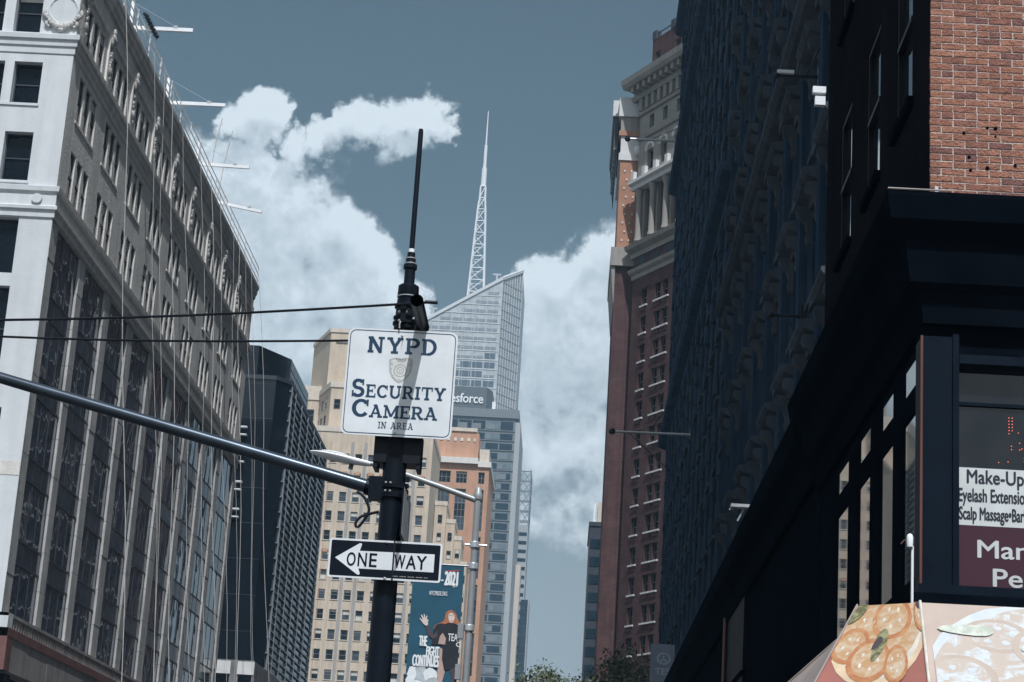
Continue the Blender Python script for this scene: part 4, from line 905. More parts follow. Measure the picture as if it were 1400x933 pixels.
# ------------------------------------------------------------------ brick and limestone tower set at an angle
m_twb = brick_mat('tower_red_brick', (.080, .042, .042), (.10, .050, .048), (.095, .075, .07), .9, .3)  # brick set darker to stand in for shade cast over the tower
m_lime = mat('cream_limestone', (.30, .28, .25), .85, var=.15, scale=.4, streak=.2)  # limestone toned down too, the tower's shade painted in
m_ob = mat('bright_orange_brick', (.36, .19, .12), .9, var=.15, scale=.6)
m_lim2 = mat('white_terracotta', (.60, .59, .57), .75, var=.08)
def angled_tower():
    R = thing('ornate_tower', 'tall red brick tower with cream stone upper storeys and deep cornice', 'building', (10, 240, 0)); off = tuple(-Vector(R.location))
    ox, oy = 5.7, 245.0; Fr = frame(ox, oy, -61.0); L = 34.0
    cols = [3.0, 6.3, 8.1, 11.4, 13.2, 16.5, 18.3, 21.5]
    rows = [3.7*k+5 for k in range(21)]; hs = []
    for u in cols:
        for z in rows:
            if z < 79: hs.append((u-.62, u+.62, z, z+2.15))
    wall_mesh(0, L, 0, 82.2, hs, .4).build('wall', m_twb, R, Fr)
    for h in hs:
        c = (h[0]+h[1])/2
        link('window', window_mesh(1.24, 2.15, 0, glassm=m_shglass, bar=.08), R, Fr, (c, .32, h[2]))
        link('sill', WCACHE.setdefault('twsill', MB().box(-.85, .85, -.22, .1, -.2, 0).mesh('sill', m_lim2)), R, Fr, (c, 0, h[2]))
        link('flat_arch', WCACHE.setdefault('twarch', MB().box(-.85, .85, -.08, .1, 0, .3).mesh('flat_arch', m_twb)), R, Fr, (c, 0, h[3]))
        link('corbel', WCACHE.setdefault('twcorb', MB().box(-.6, .6, -.12, .1, -.75, -.22).mesh('corbel', m_twb)), R, Fr, (c, 0, h[2]))
    MB().yz([(.3, 0), (-.1, 0), (-.15, .5), (-.6, .8), (-.75, 1.2), (.3, 1.5)], -.3, L).build('belt_cornice', m_lime, R, Fr, (0, 0, 79.3))
    MB().yz([(.3, 0), (-.25, 0), (-.3, .6), (-1.1, 1.0), (-1.3, 1.5), (.3, 1.9)], -.5, L).build('belt_cornice', m_lime, R, Fr, (0, 0, 82.2))
    for k in range(10): MB().box(1+3.3*k, 3.0+3.3*k, -.06, .1, 80.9, 82.1).build('frieze_panel', m_shst2, R, Fr)
    # colonnade storey
    hs = [(2.0+3.3*k, 3.9+3.3*k, 84.6, 91.2) for k in range(9)]
    wall_mesh(0, L, 84.1, 93.0, hs, .9).build('upper_wall', m_lime, R, Fr)
    for h in hs:
        link('window', window_mesh(1.9, 6.6, 0, glassm=m_shglass, bar=.12), R, Fr, ((h[0]+h[1])/2, .8, h[2]))
    for k in range(10): smooth(MB().lathe([(.55, 84.2), (.42, 84.8), (.36, 90.2), (.5, 90.6), (.6, 91.2)], n=12).build('column', m_lime, R, Fr, (1.3+3.3*k, -.35, 0)))
    MB().yz([(.3, 0), (-.9, 0), (-1.0, .5), (-1.5, .7), (-1.5, 1.1), (.3, 1.2)], 0, L).build('balcony_slab', m_lim2, R, Fr, (0, 0, 91.3))
    for k in range(12): MB().box(.6+3.3*k/1.2, 1.3+3.3*k/1.2, -1.4, -.9, 92.5, 93.6).build('balcony_post', m_lim2, R, Fr)
    # arched windows
    hs = [(2.2+3.3*k, 3.7+3.3*k, 93.8, 96.6) for k in range(9)]
    wall_mesh(0, L, 93.0, 104.2, hs+[(2.4+3.3*k, 3.5+3.3*k, 99.6, 101.4) for k in range(9)], .6).build('upper_wall', m_lime, R, Fr)
    for h in hs:
        c = (h[0]+h[1])/2
        link('window', window_mesh(1.5, 2.8, 0, glassm=m_shglass, bar=.1), R, Fr, (c, .5, h[2])); b = MB(); n = 12
        for k in range(n):
            a0, a1 = pi*k/n, pi*(k+1)/n
            b.tube((c+.95*cos(a0), -.1, 96.5+.95*sin(a0)), (c+.95*cos(a1), -.1, 96.5+.95*sin(a1)), .22, n=5)
        b.build('arch_moulding', m_lim2, R, Fr); link('window', window_mesh(1.1, 1.8, 0, glassm=m_shglass, bar=.08), R, Fr, (c, .5, 99.6))
    MB().yz([(.3, 0), (-.3, 0), (-.45, .4), (.3, .5)], 0, L).build('string_course', m_lime, R, Fr, (0, 0, 98.4))
    MB().yz([(.3, 0), (-.3, 0), (-.45, .4), (.3, .5)], 0, L).build('string_course', m_lime, R, Fr, (0, 0, 101.9))
    for k in range(22): MB().box(.3+1.5*k, 1.0+1.5*k, -.5, .1, 102.5, 104.2).build('frieze_rib', m_lime, R, Fr)
    for k in range(24): MB().box(.1+1.4*k, .7+1.4*k, -1.7, .1, 104.9, 105.7).build('modillion', m_lime, R, Fr)
    MB().yz([(.3, 0), (-.6, 0), (-.7, .69), (-.3, .7), (-.3, 1.5), (-2.0, 1.52), (-2.3, 2.0), (-2.4, 2.7), (.3, 3.0)], -1.4, L).build('main_cornice', m_lime, R, Fr, (0, 0, 104.21))
    hs = [(2.0+5*k, 3.3+5*k, 108.4, 110.6) for k in range(6)]
    wall_mesh(1.2, L, 107.3, 112.6, hs, .3).build('attic_wall', m_twb, R, frame(ox+.6, oy+.3, -61.0))
    for h in hs: link('window', window_mesh(1.3, 2.2, 0, glassm=m_shglass, bar=.1), R, frame(ox+.6, oy+.3, -61.0), ((h[0]+h[1])/2, .25, h[2]))
    for k in range(7): MB().box(1.2+4.6*k, 2.2+4.6*k, -.1, .7, 112.6, 113.8).build('parapet_pier', m_shst2, R, frame(ox+.6, oy+.3, -61.0))
    MB().box(1.2, L, .1, .25, 113.3, 113.4).build('parapet_rail', m_darkmetal, R, frame(ox+.6, oy+.3, -61.0))
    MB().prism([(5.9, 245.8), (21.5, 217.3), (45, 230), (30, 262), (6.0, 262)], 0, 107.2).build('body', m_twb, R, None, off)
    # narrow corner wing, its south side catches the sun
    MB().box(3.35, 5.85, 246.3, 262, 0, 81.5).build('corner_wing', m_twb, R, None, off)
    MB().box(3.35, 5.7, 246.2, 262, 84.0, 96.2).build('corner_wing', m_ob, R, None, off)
    MB().box(3.1, 5.75, 246.0, 262, 96.2, 97.2).build('wing_cornice', m_lim2, R, None, off)
    MB().box(3.3, 5.72, 246.15, 262, 97.21, 99.6).build('wing_panel', m_lim2, R, None, off)
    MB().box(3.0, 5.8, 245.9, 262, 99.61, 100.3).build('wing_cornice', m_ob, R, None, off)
    MB().box(3.2, 5.75, 246.1, 262, 100.31, 102.3).build('wing_panel', m_lime, R, None, off)
    MB().box(2.9, 5.8, 245.8, 262, 102.31, 105.0).build('wing_cornice', m_lim2, R, None, off)
    MB().box(2.1, 2.89, 247.5, 268, 103.0, 105.2).build('wing_cornice', m_lim2, R, None, off)
    b = MB(); b.prism([(2.88, 248), (2.88, 268), (2.85, 268), (2.85, 248)], 97.0, 103.0, top=[(2.88, 248), (2.88, 268), (2.2, 268), (2.2, 248)]); b.build('cornice_soffit', m_shst2, R, None, off)
    for k in range(9): MB().box(2.4, 2.9, 248.2+2.1*k, 249+2.1*k, 98.5, 102.8).build('modillion', m_lime, R, None, off)
    for j in range(9):
        for i in range(2): MB().box(3.9+.9*i+.3*(j % 2), 4.1+.9*i+.3*(j % 2), 246.1, 246.3, 85.0+1.2*j, 85.25+1.2*j).build('white_stud', m_lim2, R, None, off)
    MB().box(2.7, 5.8, 245.7, 262, 81.51, 84.0).build('wing_cornice', m_lime, R, None, off)
    MB().prism([(3.34, 246), (3.34, 262), (3.3, 262), (3.3, 246)], 76.5, 81.5, top=[(3.34, 246), (3.34, 262), (2.8, 262), (2.8, 246)]).build('cornice_soffit', m_lime, R, None, off)
    smooth(MB().blob((5.6, 245.4, 97.4), .55, .5, .7, 10, 8).build('carved_boss', m_lim2, R, None, off), 80)
angled_tower()
def far_right():
    R = thing('far_block', 'narrow dark block with cream side strip beyond the ornate tower', 'building', (4, 335, 0)); off = tuple(-Vector(R.location))
    MB().box(2.4, 4.6, 330, 350, 0, 62.8).build('dark_front', m_darkmetal, R, None, off)
    for j in range(14): MB().box(2.6, 4.5, 329.9, 330.1, 20+3*j, 21.6+3*j).build('window_band', m_tglass, R, None, off)
    MB().box(2.2, 4.7, 329.8, 350.2, 62.81, 63.5).build('parapet', m_darkmetal, R, None, off)
    MB().box(4.61, 5.6, 329.5, 350, 0, 58).build('cream_strip', m_buff, R, None, off)
    for j in range(24): MB().box(4.61, 5.62, 329.4, 329.6, 10+2*j, 10.12+2*j).build('joint', m_greystrip, R, None, off)
    MB().box(3.6, 5.4, 333, 340, 63.5, 67.5).build('roof_house', m_buff2, R, None, off); MB().box(2.9, 3.2, 331, 331.4, 63.5, 66.8).build('roof_mast', m_whitepaint, R, None, off)
far_right()
# ------------------------------------------------------------------ traffic pole with mast arm
PX, PY = -1.332, 14.12
def zz(zy): return atY(555, 320+zy/5.83, PY).z
def signal_pole():
    R = thing('traffic_pole', 'dark traffic pole with mast arm, clamps and a tall antenna rod', 'pole', (PX, PY, 0))
    smooth(MB().lathe([(.24, 0), (.24, .08), (.15, .3), (.125, .9), (.098, 1.1), (.086, 3.4), (.084, 5.62)], n=16).build('shaft', m_polepaint, R), 35)
    pr = [(.088,770),(.088,735),(.099,730),(.099,712),(.086,706),(.086,690),(.097,684),(.097,668),(.083,662),(.081,600),(.093,596),(.093,585),(.081,578),(.076,512),(.08,505),(.077,420),(.06,408),(.041,404),(.039,285),(.051,280),(.051,248),(.039,240),(.036,205),(.031,200),(.029,150)]
    smooth(MB().lathe([(r, zz(z)) for r, z in pr], n=20).build('antenna_base', m_polepaint, R), 35)
    MB().lathe([(.0785, zz(511)), (.0815, zz(509)), (.0815, zz(504)), (.0785, zz(502))], n=20).build('steel_band', m_steel, R)
    MB().lathe([(.022, zz(150)), (.022, zz(120))], n=12).build('white_tape', m_whitepaint, R)
    MB().lathe([(.0395, zz(200)), (.0395, zz(193))], n=14).build('steel_band', m_steel, R); MB().lathe([(.0425, zz(240)), (.0425, zz(234))], n=14).build('steel_band', m_steel, R)
    smooth(MB().lathe([(.0198, zz(152)), (.0192, atY(574, 182, PY).z), (.016, atY(574, 177, PY).z)], n=14).build('antenna_rod', m_polepaint, R), 35)
    # clamp bolts and hooks on the collars
    for (zx, zy) in ((385, 622), (440, 622), (385, 692), (412, 692), (418, 570), (500, 676)):
        p = atY(480+zx/5.83, 320+zy/5.83, PY-.1); MB().blob((p.x-PX, -.1, p.z), .012, .014, .012, 8, 5).build('clamp_bolt', m_steel, R)
    MB().box(-.035, .005, -.115, -.08, zz(735), zz(585)).build('clamp_lug', m_polepaint, R)
    MB().path([(-.03, -.12, zz(735)), (-.032, -.155, zz(770)), (-.03, -.155, zz(800))], .006, 5).build('sign_hook', m_steel, R)
    # pipe stub pointing at the viewer, its shadow falls on the square sign
    q = atY(570, 411, 13.4); b = MB(); n = 18; xs = q.x-PX
    o = MB().tube((xs, -.10, q.z), (xs, 13.4-PY, q.z), .046, n=n, caps=False); o.build('pipe_stub', m_polepaint, R)
    MB().tube((xs, -.10, q.z), (xs, 13.4-PY, q.z), .040, n=n, caps=False).build('pipe_bore', m_black, R)
    MB().tube((xs, -.12, q.z), (xs, -.03, q.z), .046, n=n).build('pipe_socket', m_polepaint, R)
    MB().box(0, xs, -.06, .02, q.z-.04, q.z+.04).build('pipe_bracket', m_polepaint, R)
    # control box behind the sign
    b = MB().box(-.155, .185, -.06, .16, 4.64, 4.86); b.build('control_box', m_black, R)
    for x in (-.14, .17): MB().box(x-.015, x+.015, -.05, .15, 4.60, 4.64).build('box_foot', m_black, R)
    # mast arm with clamp
    a = atY(-120, 481, 14.12); e = atY(508, 667, 14.12)
    pts = [Vector(e)-Vector((PX, PY, 0)), Vector(a)-Vector((PX, PY, 0))]
    d = pts[1]-pts[0]; far = pts[0]+d*1.35
    smooth(MB().tube(pts[0], far, .050, .036, 16).build('mast_arm', mat('weathered_aluminium_arm', (.07, .085, .105), .30, metal=.8, var=.2, scale=5), R), 40)
    MB().tube(pts[0]+d*.012, pts[0]-d*.016, .062, .062, 14).build('arm_collar', m_polepaint, R)
    for z in (4.40, 4.47):
        MB().lathe([(.098, z-.022), (.104, z-.018), (.104, z+.018), (.098, z+.022)], n=18).build('clamp_ring', m_polepaint, R)
    MB().box(-.17, -.06, -.07, .07, 4.37, 4.53).build('arm_clamp', m_polepaint, R)
    for x, z in ((-.045, 4.42), (-.012, 4.42), (-.045, 4.48), (-.012, 4.48)): MB().blob((x, -.108, z), .009, .012, .009, 8, 5).build('clamp_bolt', m_steel, R)
    for k in range(4): MB().box(.085, .112, -.03, .03, 4.38+k*.045, 4.405+k*.045).build('clamp_ear', m_polepaint, R)
    # loose cable loop
    def cp(px, py, dy=-.08): v = atY(px, py, PY+dy); return Vector((v.x-PX, dy, v.z))
    pts = [cp(488, 672), cp(497, 679), cp(503, 690), cp(504, 700), cp(497, 712), cp(489, 721), cp(486, 716), cp(493, 707), cp(505, 703), cp(518, 700, -.09)]
    sm = []
    for i in range(len(pts)-1):
        p0, p1, p2, p3 = pts[max(0, i-1)], pts[i], pts[i+1], pts[min(len(pts)-1, i+2)]
        for k in range(5):
            t = k/5; sm.append(.5*((2*p1)+(p2-p0)*t+(2*p0-5*p1+4*p2-p3)*t*t+(3*p1-p0-3*p2+p3)*t**3))
    sm.append(pts[-1]); smooth(MB().path(sm, .0105, 7).build('loose_cable', m_black, R), 60)
    # street plate seen on edge
    p = atY(552, 688, 14.1); p2 = atY(549, 741, 14.1)
    b = MB().box(.098, .108, -.30, .34, p2.z, p.z+.07); b.build('side_plate', m_polepaint, R); MB().box(.109, .1105, -.29, .33, p2.z+.01, p.z+.06).build('plate_face', m_steel, R)
    MB().box(.06, .098, -.02, .02, p2.z+.05, p.z).build('plate_bracket', m_polepaint, R)
signal_pole()
# guy wires of the mast arm
def guy(label, p0, p1, r):
    R = thing('guy_wire', label, 'wire', tuple(p0)); q = Vector(p1)-Vector(p0); n = 10
    pts = [q*(k/n)+Vector((0, 0, -.05*sin(pi*k/n))) for k in range(n+1)]
    MB().path(pts, r, 6).build('wire', m_black, R); return R
p0, p1 = atY(590, 413.5, 13.98), atY(-260, 438, 13.9); g1 = guy('upper black guy wire from the pole top to the mast arm', p0, p1, .0095)
MB().tube((-.05, 0, 0), (.045, 0, .0), .014, n=8).build('wire_clamp', m_black, g1)
p0, p1 = atY(548, 465, 14.04), atY(-260, 447, 13.9); guy('lower black guy wire passing behind the square white sign', p0, p1, .0085)

# ------------------------------------------------------------------ square white sign
m_signw = mat('white_sign_sheet', (.66, .68, .685), .45, var=.08, scale=5, spec=.4, bump=.05, bscale=8, streak=.10)
m_signblue = mat('navy_sign_print', (.006, .034, .078), .5, var=.1, scale=9)
m_shield = mat('tan_emblem_print', (.40, .39, .37), .55, var=.15, scale=20); m_shieldl = mat('pale_emblem_print', (.58, .58, .55), .55, var=.15, scale=20)
def rrect(x0, x1, z0, z1, r, n=6):
    p = []
    for (cx, cz, a) in ((x1-r, z0+r, -90), (x1-r, z1-r, 0), (x0+r, z1-r, 90), (x0+r, z0+r, 180)):
        for k in range(n+1): t = RAD(a+90*k/n); p.append((cx+r*cos(t), cz+r*sin(t)))
    return p
def ring(b, outer, inner, y):
    n = len(outer); b.add([(p[0], y, p[1]) for p in outer]+[(p[0], y, p[1]) for p in inner], [(i, (i+1) % n, n+(i+1) % n, n+i) for i in range(n)])
LW, SE = .215, .15
def Ln(x0, y0, x1, y1, w=LW): return ('l', x0, y0, x1, y1, w)
def Hs(x0, x1, y): return ('l', x0, SE/2 if y == 0 else 1-SE/2, x1, SE/2 if y == 0 else 1-SE/2, SE)
def Hz(x0, x1, y, w=.13): return ('l', x0, y, x1, y, w)
def Ar(cx, cy, rx, ry, a0, a1, w=LW): return ('a', cx, cy, rx, ry, a0, a1, w)
GL = {
 'N': (1.0, [Ln(.17,0,.17,1), Ln(.80,0,.80,1,.15), Ln(.17,.98,.80,.02,.21), Hs(0,.36,0), Hs(0,.22,1), Hs(.62,1,1)]),
 'Y': (1.0, [Ln(.5,0,.5,.48), Ln(.5,.42,.17,.98,.19), Ln(.5,.42,.83,.98,.19), Hs(.28,.72,0), Hs(0,.36,1), Hs(.64,1,1)]),
 'P': (.84, [Ln(.19,0,.19,1), Hs(0,.42,0), Hz(0,.48,.935), Hz(.19,.48,.47), Ar(.46,.70,.30,.235,-90,90)]),
 'D': (.92, [Ln(.19,0,.19,1), Hz(0,.42,.935), Hz(0,.42,.065), Ar(.40,.5,.42,.435,-90,90)]),
 'S': (.84, [Ar(.41,.72,.29,.215,25,272), Ar(.41,.285,.32,.22,92,-155), Ln(.72,.66,.72,1,.1), Ln(.07,0,.07,.36,.1)]),
 'E': (.84, [Ln(.19,0,.19,1), Hz(0,.76,.935), Hz(.19,.56,.51), Hz(0,.80,.065), Ln(.75,.70,.75,1,.1), Ln(.79,0,.79,.32,.1), Ln(.55,.38,.55,.64,.09)]),
 'C': (.92, [Ar(.48,.5,.39,.43,38,322), Ln(.83,.62,.83,.99,.1)]),
 'U': (1.0, [Ln(.18,.36,.18,1), Ln(.82,.36,.82,1,.15), Ar(.5,.37,.32,.30,180,360), Hs(0,.37,1), Hs(.63,1,1)]),
 'R': (.95, [Ln(.19,0,.19,1), Hs(0,.40,0), Hz(0,.48,.935), Hz(.19,.48,.48), Ar(.46,.705,.28,.23,-90,90), Ln(.48,.48,.80,.03,.18), Hs(.70,.98,0)]),
 'I': (.44, [Ln(.22,0,.22,1), Hs(0,.44,0), Hs(0,.44,1)]),
 'T': (.94, [Ln(.47,0,.47,1), Hz(0,.94,.935), Ln(.05,.68,.05,1,.1), Ln(.89,.68,.89,1,.1), Hs(.26,.68,0)]),
 'A': (1.06, [Ln(.53,1,.17,.03,.14), Ln(.50,1,.88,.03,.2), Hz(.30,.76,.33,.12), Hs(0,.35,0), Hs(.68,1.06,0), Hz(.32,.56,.94,.12)]),
 'M': (1.24, [Ln(.18,0,.18,1,.14), Ln(1.05,0,1.05,1), Ln(.18,.98,.62,.12,.18), Ln(1.05,.98,.62,.12,.15), Hs(0,.38,0), Hs(.84,1.24,0), Hs(0,.2,1), Hs(1.02,1.24,1)]),
 ' ': (.5, [])}
def slab_text(word, x0, x1, z0, z1, y, m, parent, weight=1.0, gap=.16):
    tw = sum(GL[c][0] for c in word)+gap*(len(word)-1); sx = (x1-x0)/tw; sz = z1-z0; u = 0
    for c in word:
        b = MB(); w, st = GL[c]; k = 0
        for s in st:
            yy = y-.00012*k; k += 1
            if s[0] == 'l':
                _, ax, ay, bx, by, t = s; t *= weight; p, q = Vector((x0+(u+ax)*sx, z0+ay*sz)), Vector((x0+(u+bx)*sx, z0+by*sz)); d = (q-p)
                if d.length == 0: continue
                nn = Vector((-d.y, d.x)).normalized(); h = t/2*(sx if abs(d.x) < abs(d.y)*.2 else sz if abs(d.y) < abs(d.x)*.2 else (sx+sz)/2)
                b.add([(p.x+nn.x*h, yy, p.y+nn.y*h), (p.x-nn.x*h, yy, p.y-nn.y*h), (q.x-nn.x*h, yy, q.y-nn.y*h), (q.x+nn.x*h, yy, q.y+nn.y*h)], [(0, 1, 2, 3)])
            else:
                _, cx, cy, rx, ry, a0, a1, t = s; t *= weight; n = 16; vs = []
                for i in range(n+1):
                    a = RAD(a0+(a1-a0)*i/n); tt = t*(.78+.22*abs(cos(a)))
                    for sg in (-1, 1): vs.append((x0+(u+cx+(rx+sg*tt/2)*cos(a))*sx, yy, z0+(cy+(ry+sg*tt/2*.9)*sin(a))*sz))
                b.add(vs, [(2*i, 2*i+1, 2*i+3, 2*i+2) for i in range(n)])
        if b.v: b.build('letter', m, parent)
        u += w+gap
def security_sign():
    x0, x1, z0, z1 = -1.732, -.930, 4.812, 5.614; Y = 13.985; w, h = x1-x0, z1-z0
    R = thing('square_sign', 'square white police sign with blue lettering and a shield', 'sign', ((x0+x1)/2, Y, z0)); cx = (x0+x1)/2
    def U(u): return (u-.5)*w
    def V(v): return h*(1-v)
    MB().xz(rrect(-w/2, w/2, 0, h, .05), 0, .006).build('plate', m_signw, R)
    b = MB(); ring(b, rrect(-w/2+.013, w/2-.013, .013, h-.013, .045), rrect(-w/2+.019, w/2-.019, .019, h-.019, .039), -.0012); b.build('border_line', m_signblue, R)
    yl = -.0015
    slab_text('NYPD', U(.185), U(.812), V(.228), V(.075), yl, m_signblue, R, 1.0, .15)
    slab_text('S', U(.072), U(.187), V(.648), V(.482), yl, m_signblue, R, 1.1); slab_text('ECURITY', U(.200), U(.925), V(.648), V(.527), yl, m_signblue, R, 1.0, .12)
    slab_text('C', U(.090), U(.240), V(.832), V(.668), yl, m_signblue, R, 1.1); slab_text('AMERA', U(.245), U(.862), V(.832), V(.712), yl, m_signblue, R, 1.0, .08)
    slab_text('IN AREA', U(.335), U(.652), V(.930), V(.868), yl, m_signblue, R, .8, .16)
    # shield emblem: rim, field, round seal, ribbon
    sh = [(.39,.285),(.44,.265),(.495,.272),(.55,.258),(.60,.272),(.603,.33),(.595,.39),(.57,.44),(.53,.478),(.492,.502),(.455,.482),(.42,.445),(.398,.395),(.39,.34)]
    cu, cv = .496, .375
    def poly(pts, y): return [(U(a), y, V(c)) for a, c in reversed(pts)]
    MB().add(poly(sh, yl), [tuple(range(len(sh)))]).build('shield', m_shield, R)
    inn = [(cu+(a-cu)*.86, cv+(c-cv)*.88) for a, c in sh]; MB().add(poly(inn, yl-.0003), [tuple(range(len(inn)))]).build('shield_field', m_shieldl, R)
    b = MB(); n = 20
    for rr in ((.062, .050), (.036, .026)):
        o_ = [(U(cu)+rr[0]*w*cos(2*pi*k/n), V(.385)+rr[0]*w*sin(2*pi*k/n)) for k in range(n)]; i_ = [(U(cu)+rr[1]*w*cos(2*pi*k/n), V(.385)+rr[1]*w*sin(2*pi*k/n)) for k in range(n)]; ring(b, o_, i_, yl-.0006)
    for (a, c, ww, hh) in ((.46,.29,.075,.016), (.405,.31,.018,.03), (.572,.31,.018,.03), (.402,.36,.016,.03), (.577,.36,.014,.03), (.425,.425,.016,.024), (.548,.425,.016,.024), (.478,.465,.03,.012), (.484,.375,.010,.03), (.500,.372,.010,.03)):
        b.add([(U(a), yl-.0005, V(c+hh)), (U(a+ww), yl-.0005, V(c+hh)), (U(a+ww), yl-.0005, V(c)), (U(a), yl-.0005, V(c))], [(0,1,2,3)])
    b.build('shield_details', m_shield, R)
    lettering('POLICE', U(.45), U(.545), V(.288), V(.272), yl-.0012, m_signblue, R, thick=.0004, bold=.0)
    for (u, v) in ((.49, .055), (.492, .962)): MB().blob((U(u), -.004, V(v)), .009, .006, .009, 8, 5).build('bolt', m_steel, R)
    m_rust = mat('rust_streak', (.16, .13, .11), .8, var=.2)
    MB().xz([(U(.488), V(.20)), (U(.495), V(.07)), (U(.499), V(.07)), (U(.497), V(.13))], -.0021, -.0019).build('rust_streak', m_rust, R)
    MB().box(U(.5)-.03, U(.5)+.03, .006, .055, V(.12), V(.06)).build('mount', m_polepaint, R); MB().box(U(.5)-.03, U(.5)+.03, .006, .055, V(.94), V(.88)).build('mount', m_polepaint, R)
    MB().tube((U(1.0)-.012, .01, V(.86)), (U(1.0)-.012, .01, V(.91)), .01, n=6).build('edge_clip', m_black, R)
security_sign()
def one_way():
    x0, x1, z0, z1 = -1.738, -.934, 3.772, 4.052; Y = 13.975; w, h = x1-x0, z1-z0
    R = thing('arrow_sign', 'black one way sign with a white arrow pointing left', 'sign', ((x0+x1)/2, Y, z0))
    m_sb = mat('black_sign_sheet', (.005, .008, .014), .45, var=.2, spec=.12)
    def U(u): return (u-.5)*w
    def V(v): return h*(1-v)
    MB().xz(rrect(-w/2, w/2, 0, h, .018, 4), 0, .004).build('plate', m_signw, R)
    MB().xz(rrect(-w/2+.014, w/2-.014, .014, h-.014, .010, 3), -.0012, -.0004).build('black_field', m_sb, R)
    arrow = [(.058,.5),(.262,.115),(.275,.105),(.285,.115),(.287,.14),(.272,.30),(.935,.285),(.935,.745),(.272,.75),(.287,.87),(.285,.90),(.275,.91),(.262,.90)]
    MB().xz([(U(a), V(c)) for a, c in reversed(arrow)], -.0028, -.0016).build('arrow', m_signw, R)
    for t, a, c in (('O', .165, .240), ('N', .263, .338), ('E', .364, .428), ('W', .585, .678), ('A', .690, .775), ('Y', .782, .868)):
        lettering(t, U(a), U(c), V(.69), V(.35), -.0036, m_sb, R, bold=.022, thick=.0006, name='letter')
    for u in (.575,): MB().box(U(u)-.006, U(u)+.006, -.0058, -.0042, -.004, h+.012).build('strap', m_black, R)
    for (u, v) in ((.505, .045), (.51, .965)): MB().blob((U(u), -.008, V(v)), .010, .008, .010, 8, 5).build('bolt', m_steel, R)
    b = MB()
    for k in range(26):
        if k % 6 != 4: b.box(U(.58+.012*k), U(.58+.012*k)+.005, -.0021, -.0013, V(.905), V(.885))
    b.build('fine_print', m_shield, R)
    MB().box(U(.5)-.03, U(.5)+.03, .004, .07, V(.8), V(.6)).build('mount', m_polepaint, R); MB().box(U(.5)-.03, U(.5)+.03, .004, .07, V(.35), V(.15)).build('mount', m_polepaint, R)
one_way()

# ------------------------------------------------------------------ street lamp and its banner
LX, LY = -1.62, 32.0
m_lamp = mat('pale_galvanised_lamp', (.30, .31, .315), .45, metal=.35, var=.15, scale=3)
def street_lamp():
    R = thing('street_lamp', 'galvanised cobra head street lamp carrying a tall banner', 'street lamp', (LX, LY, 0)); off = tuple(-Vector(R.location))
    zt = atY(655, 672, LY).z
    smooth(MB().lathe([(.16, 0), (.16, .6), (.085, .7), (.062, 4), (.052, zt-.12)], n=14).build('post', m_lamp, R), 40)
    smooth(MB().lathe([(.07, zt-.14), (.075, zt-.1), (.075, zt-.05), (.06, zt-.02), (.055, zt+.03), (.03, zt+.07), (.004, zt+.085)], n=14).build('finial', m_lamp, R), 50)
    a, m1, m2, h0, h1 = atY(651, 684, LY), atY(600, 665, LY), atY(552, 648, LY), atY(507, 634, LY), atY(424, 617, LY)
    smooth(MB().path([a, m1, m2, h0], [.052, .048, .044, .040], 10).build('arm', m_lamp, R, None, off), 40)
    d = (h1-h0); L = d.length; ang = math.atan2(d.z, d.x)
    b = MB(); prof = [(0, .045, .05), (.06, .07, .06), (.25, .11, .075), (.5, .15, .085), (.72, .165, .075), (.9, .12, .05), (1, .03, .02)]; n = 14; vs = []
    for t, wy, wz in prof:
        for i in range(n):
            q = 2*pi*i/n; z = sin(q)*wz; z = z if z > 0 else z*.55
            vs.append((t*L, cos(q)*wy, z))
    k = len(prof); fs = [(j*n+i, j*n+(i+1) % n, (j+1)*n+(i+1) % n, (j+1)*n+i) for j in range(k-1) for i in range(n)]+[tuple(range(n)), tuple(range((k-1)*n, k*n))]
    b.add(vs, fs); o = smooth(b.build('lamp_head', m_whitepaint, R), 50); o.location = Vector(h0)-Vector(R.location); o.rotation_euler = (0, -ang, 0)
    lens = MB().blob((L*.6, 0, -.045), L*.25, .11, .035, 12, 6).build('lens', m_boardw, o); smooth(lens, 60)
    MB().tube((L*.3, 0, .08), (L*.3, 0, .16), .04, n=10).build('photocell', m_darkmetal, o)
    tb = atY(637, 774, LY); MB().tube((0, -.01, tb.z), (-.14, -.01, tb.z), .016, n=8).build('banner_bracket', m_lamp, R)
    for z in (tb.z, tb.z-1.0, tb.z+.35): MB().lathe([(.078, z-.05), (.082, z-.04), (.082, z+.04), (.078, z+.05)], n=14).build('clamp_ring', m_steel, R)
    MB().tube((-.16, 0, tb.z+.35), (.20, 0, tb.z+.35), .02, n=8).build('cross_bar', m_steel, R)
    for z in (5.75, 5.1): MB().box(-.18, -.09, -.06, .06, z-.12, z+.12).build('junction_box', m_lamp, R)
street_lamp()
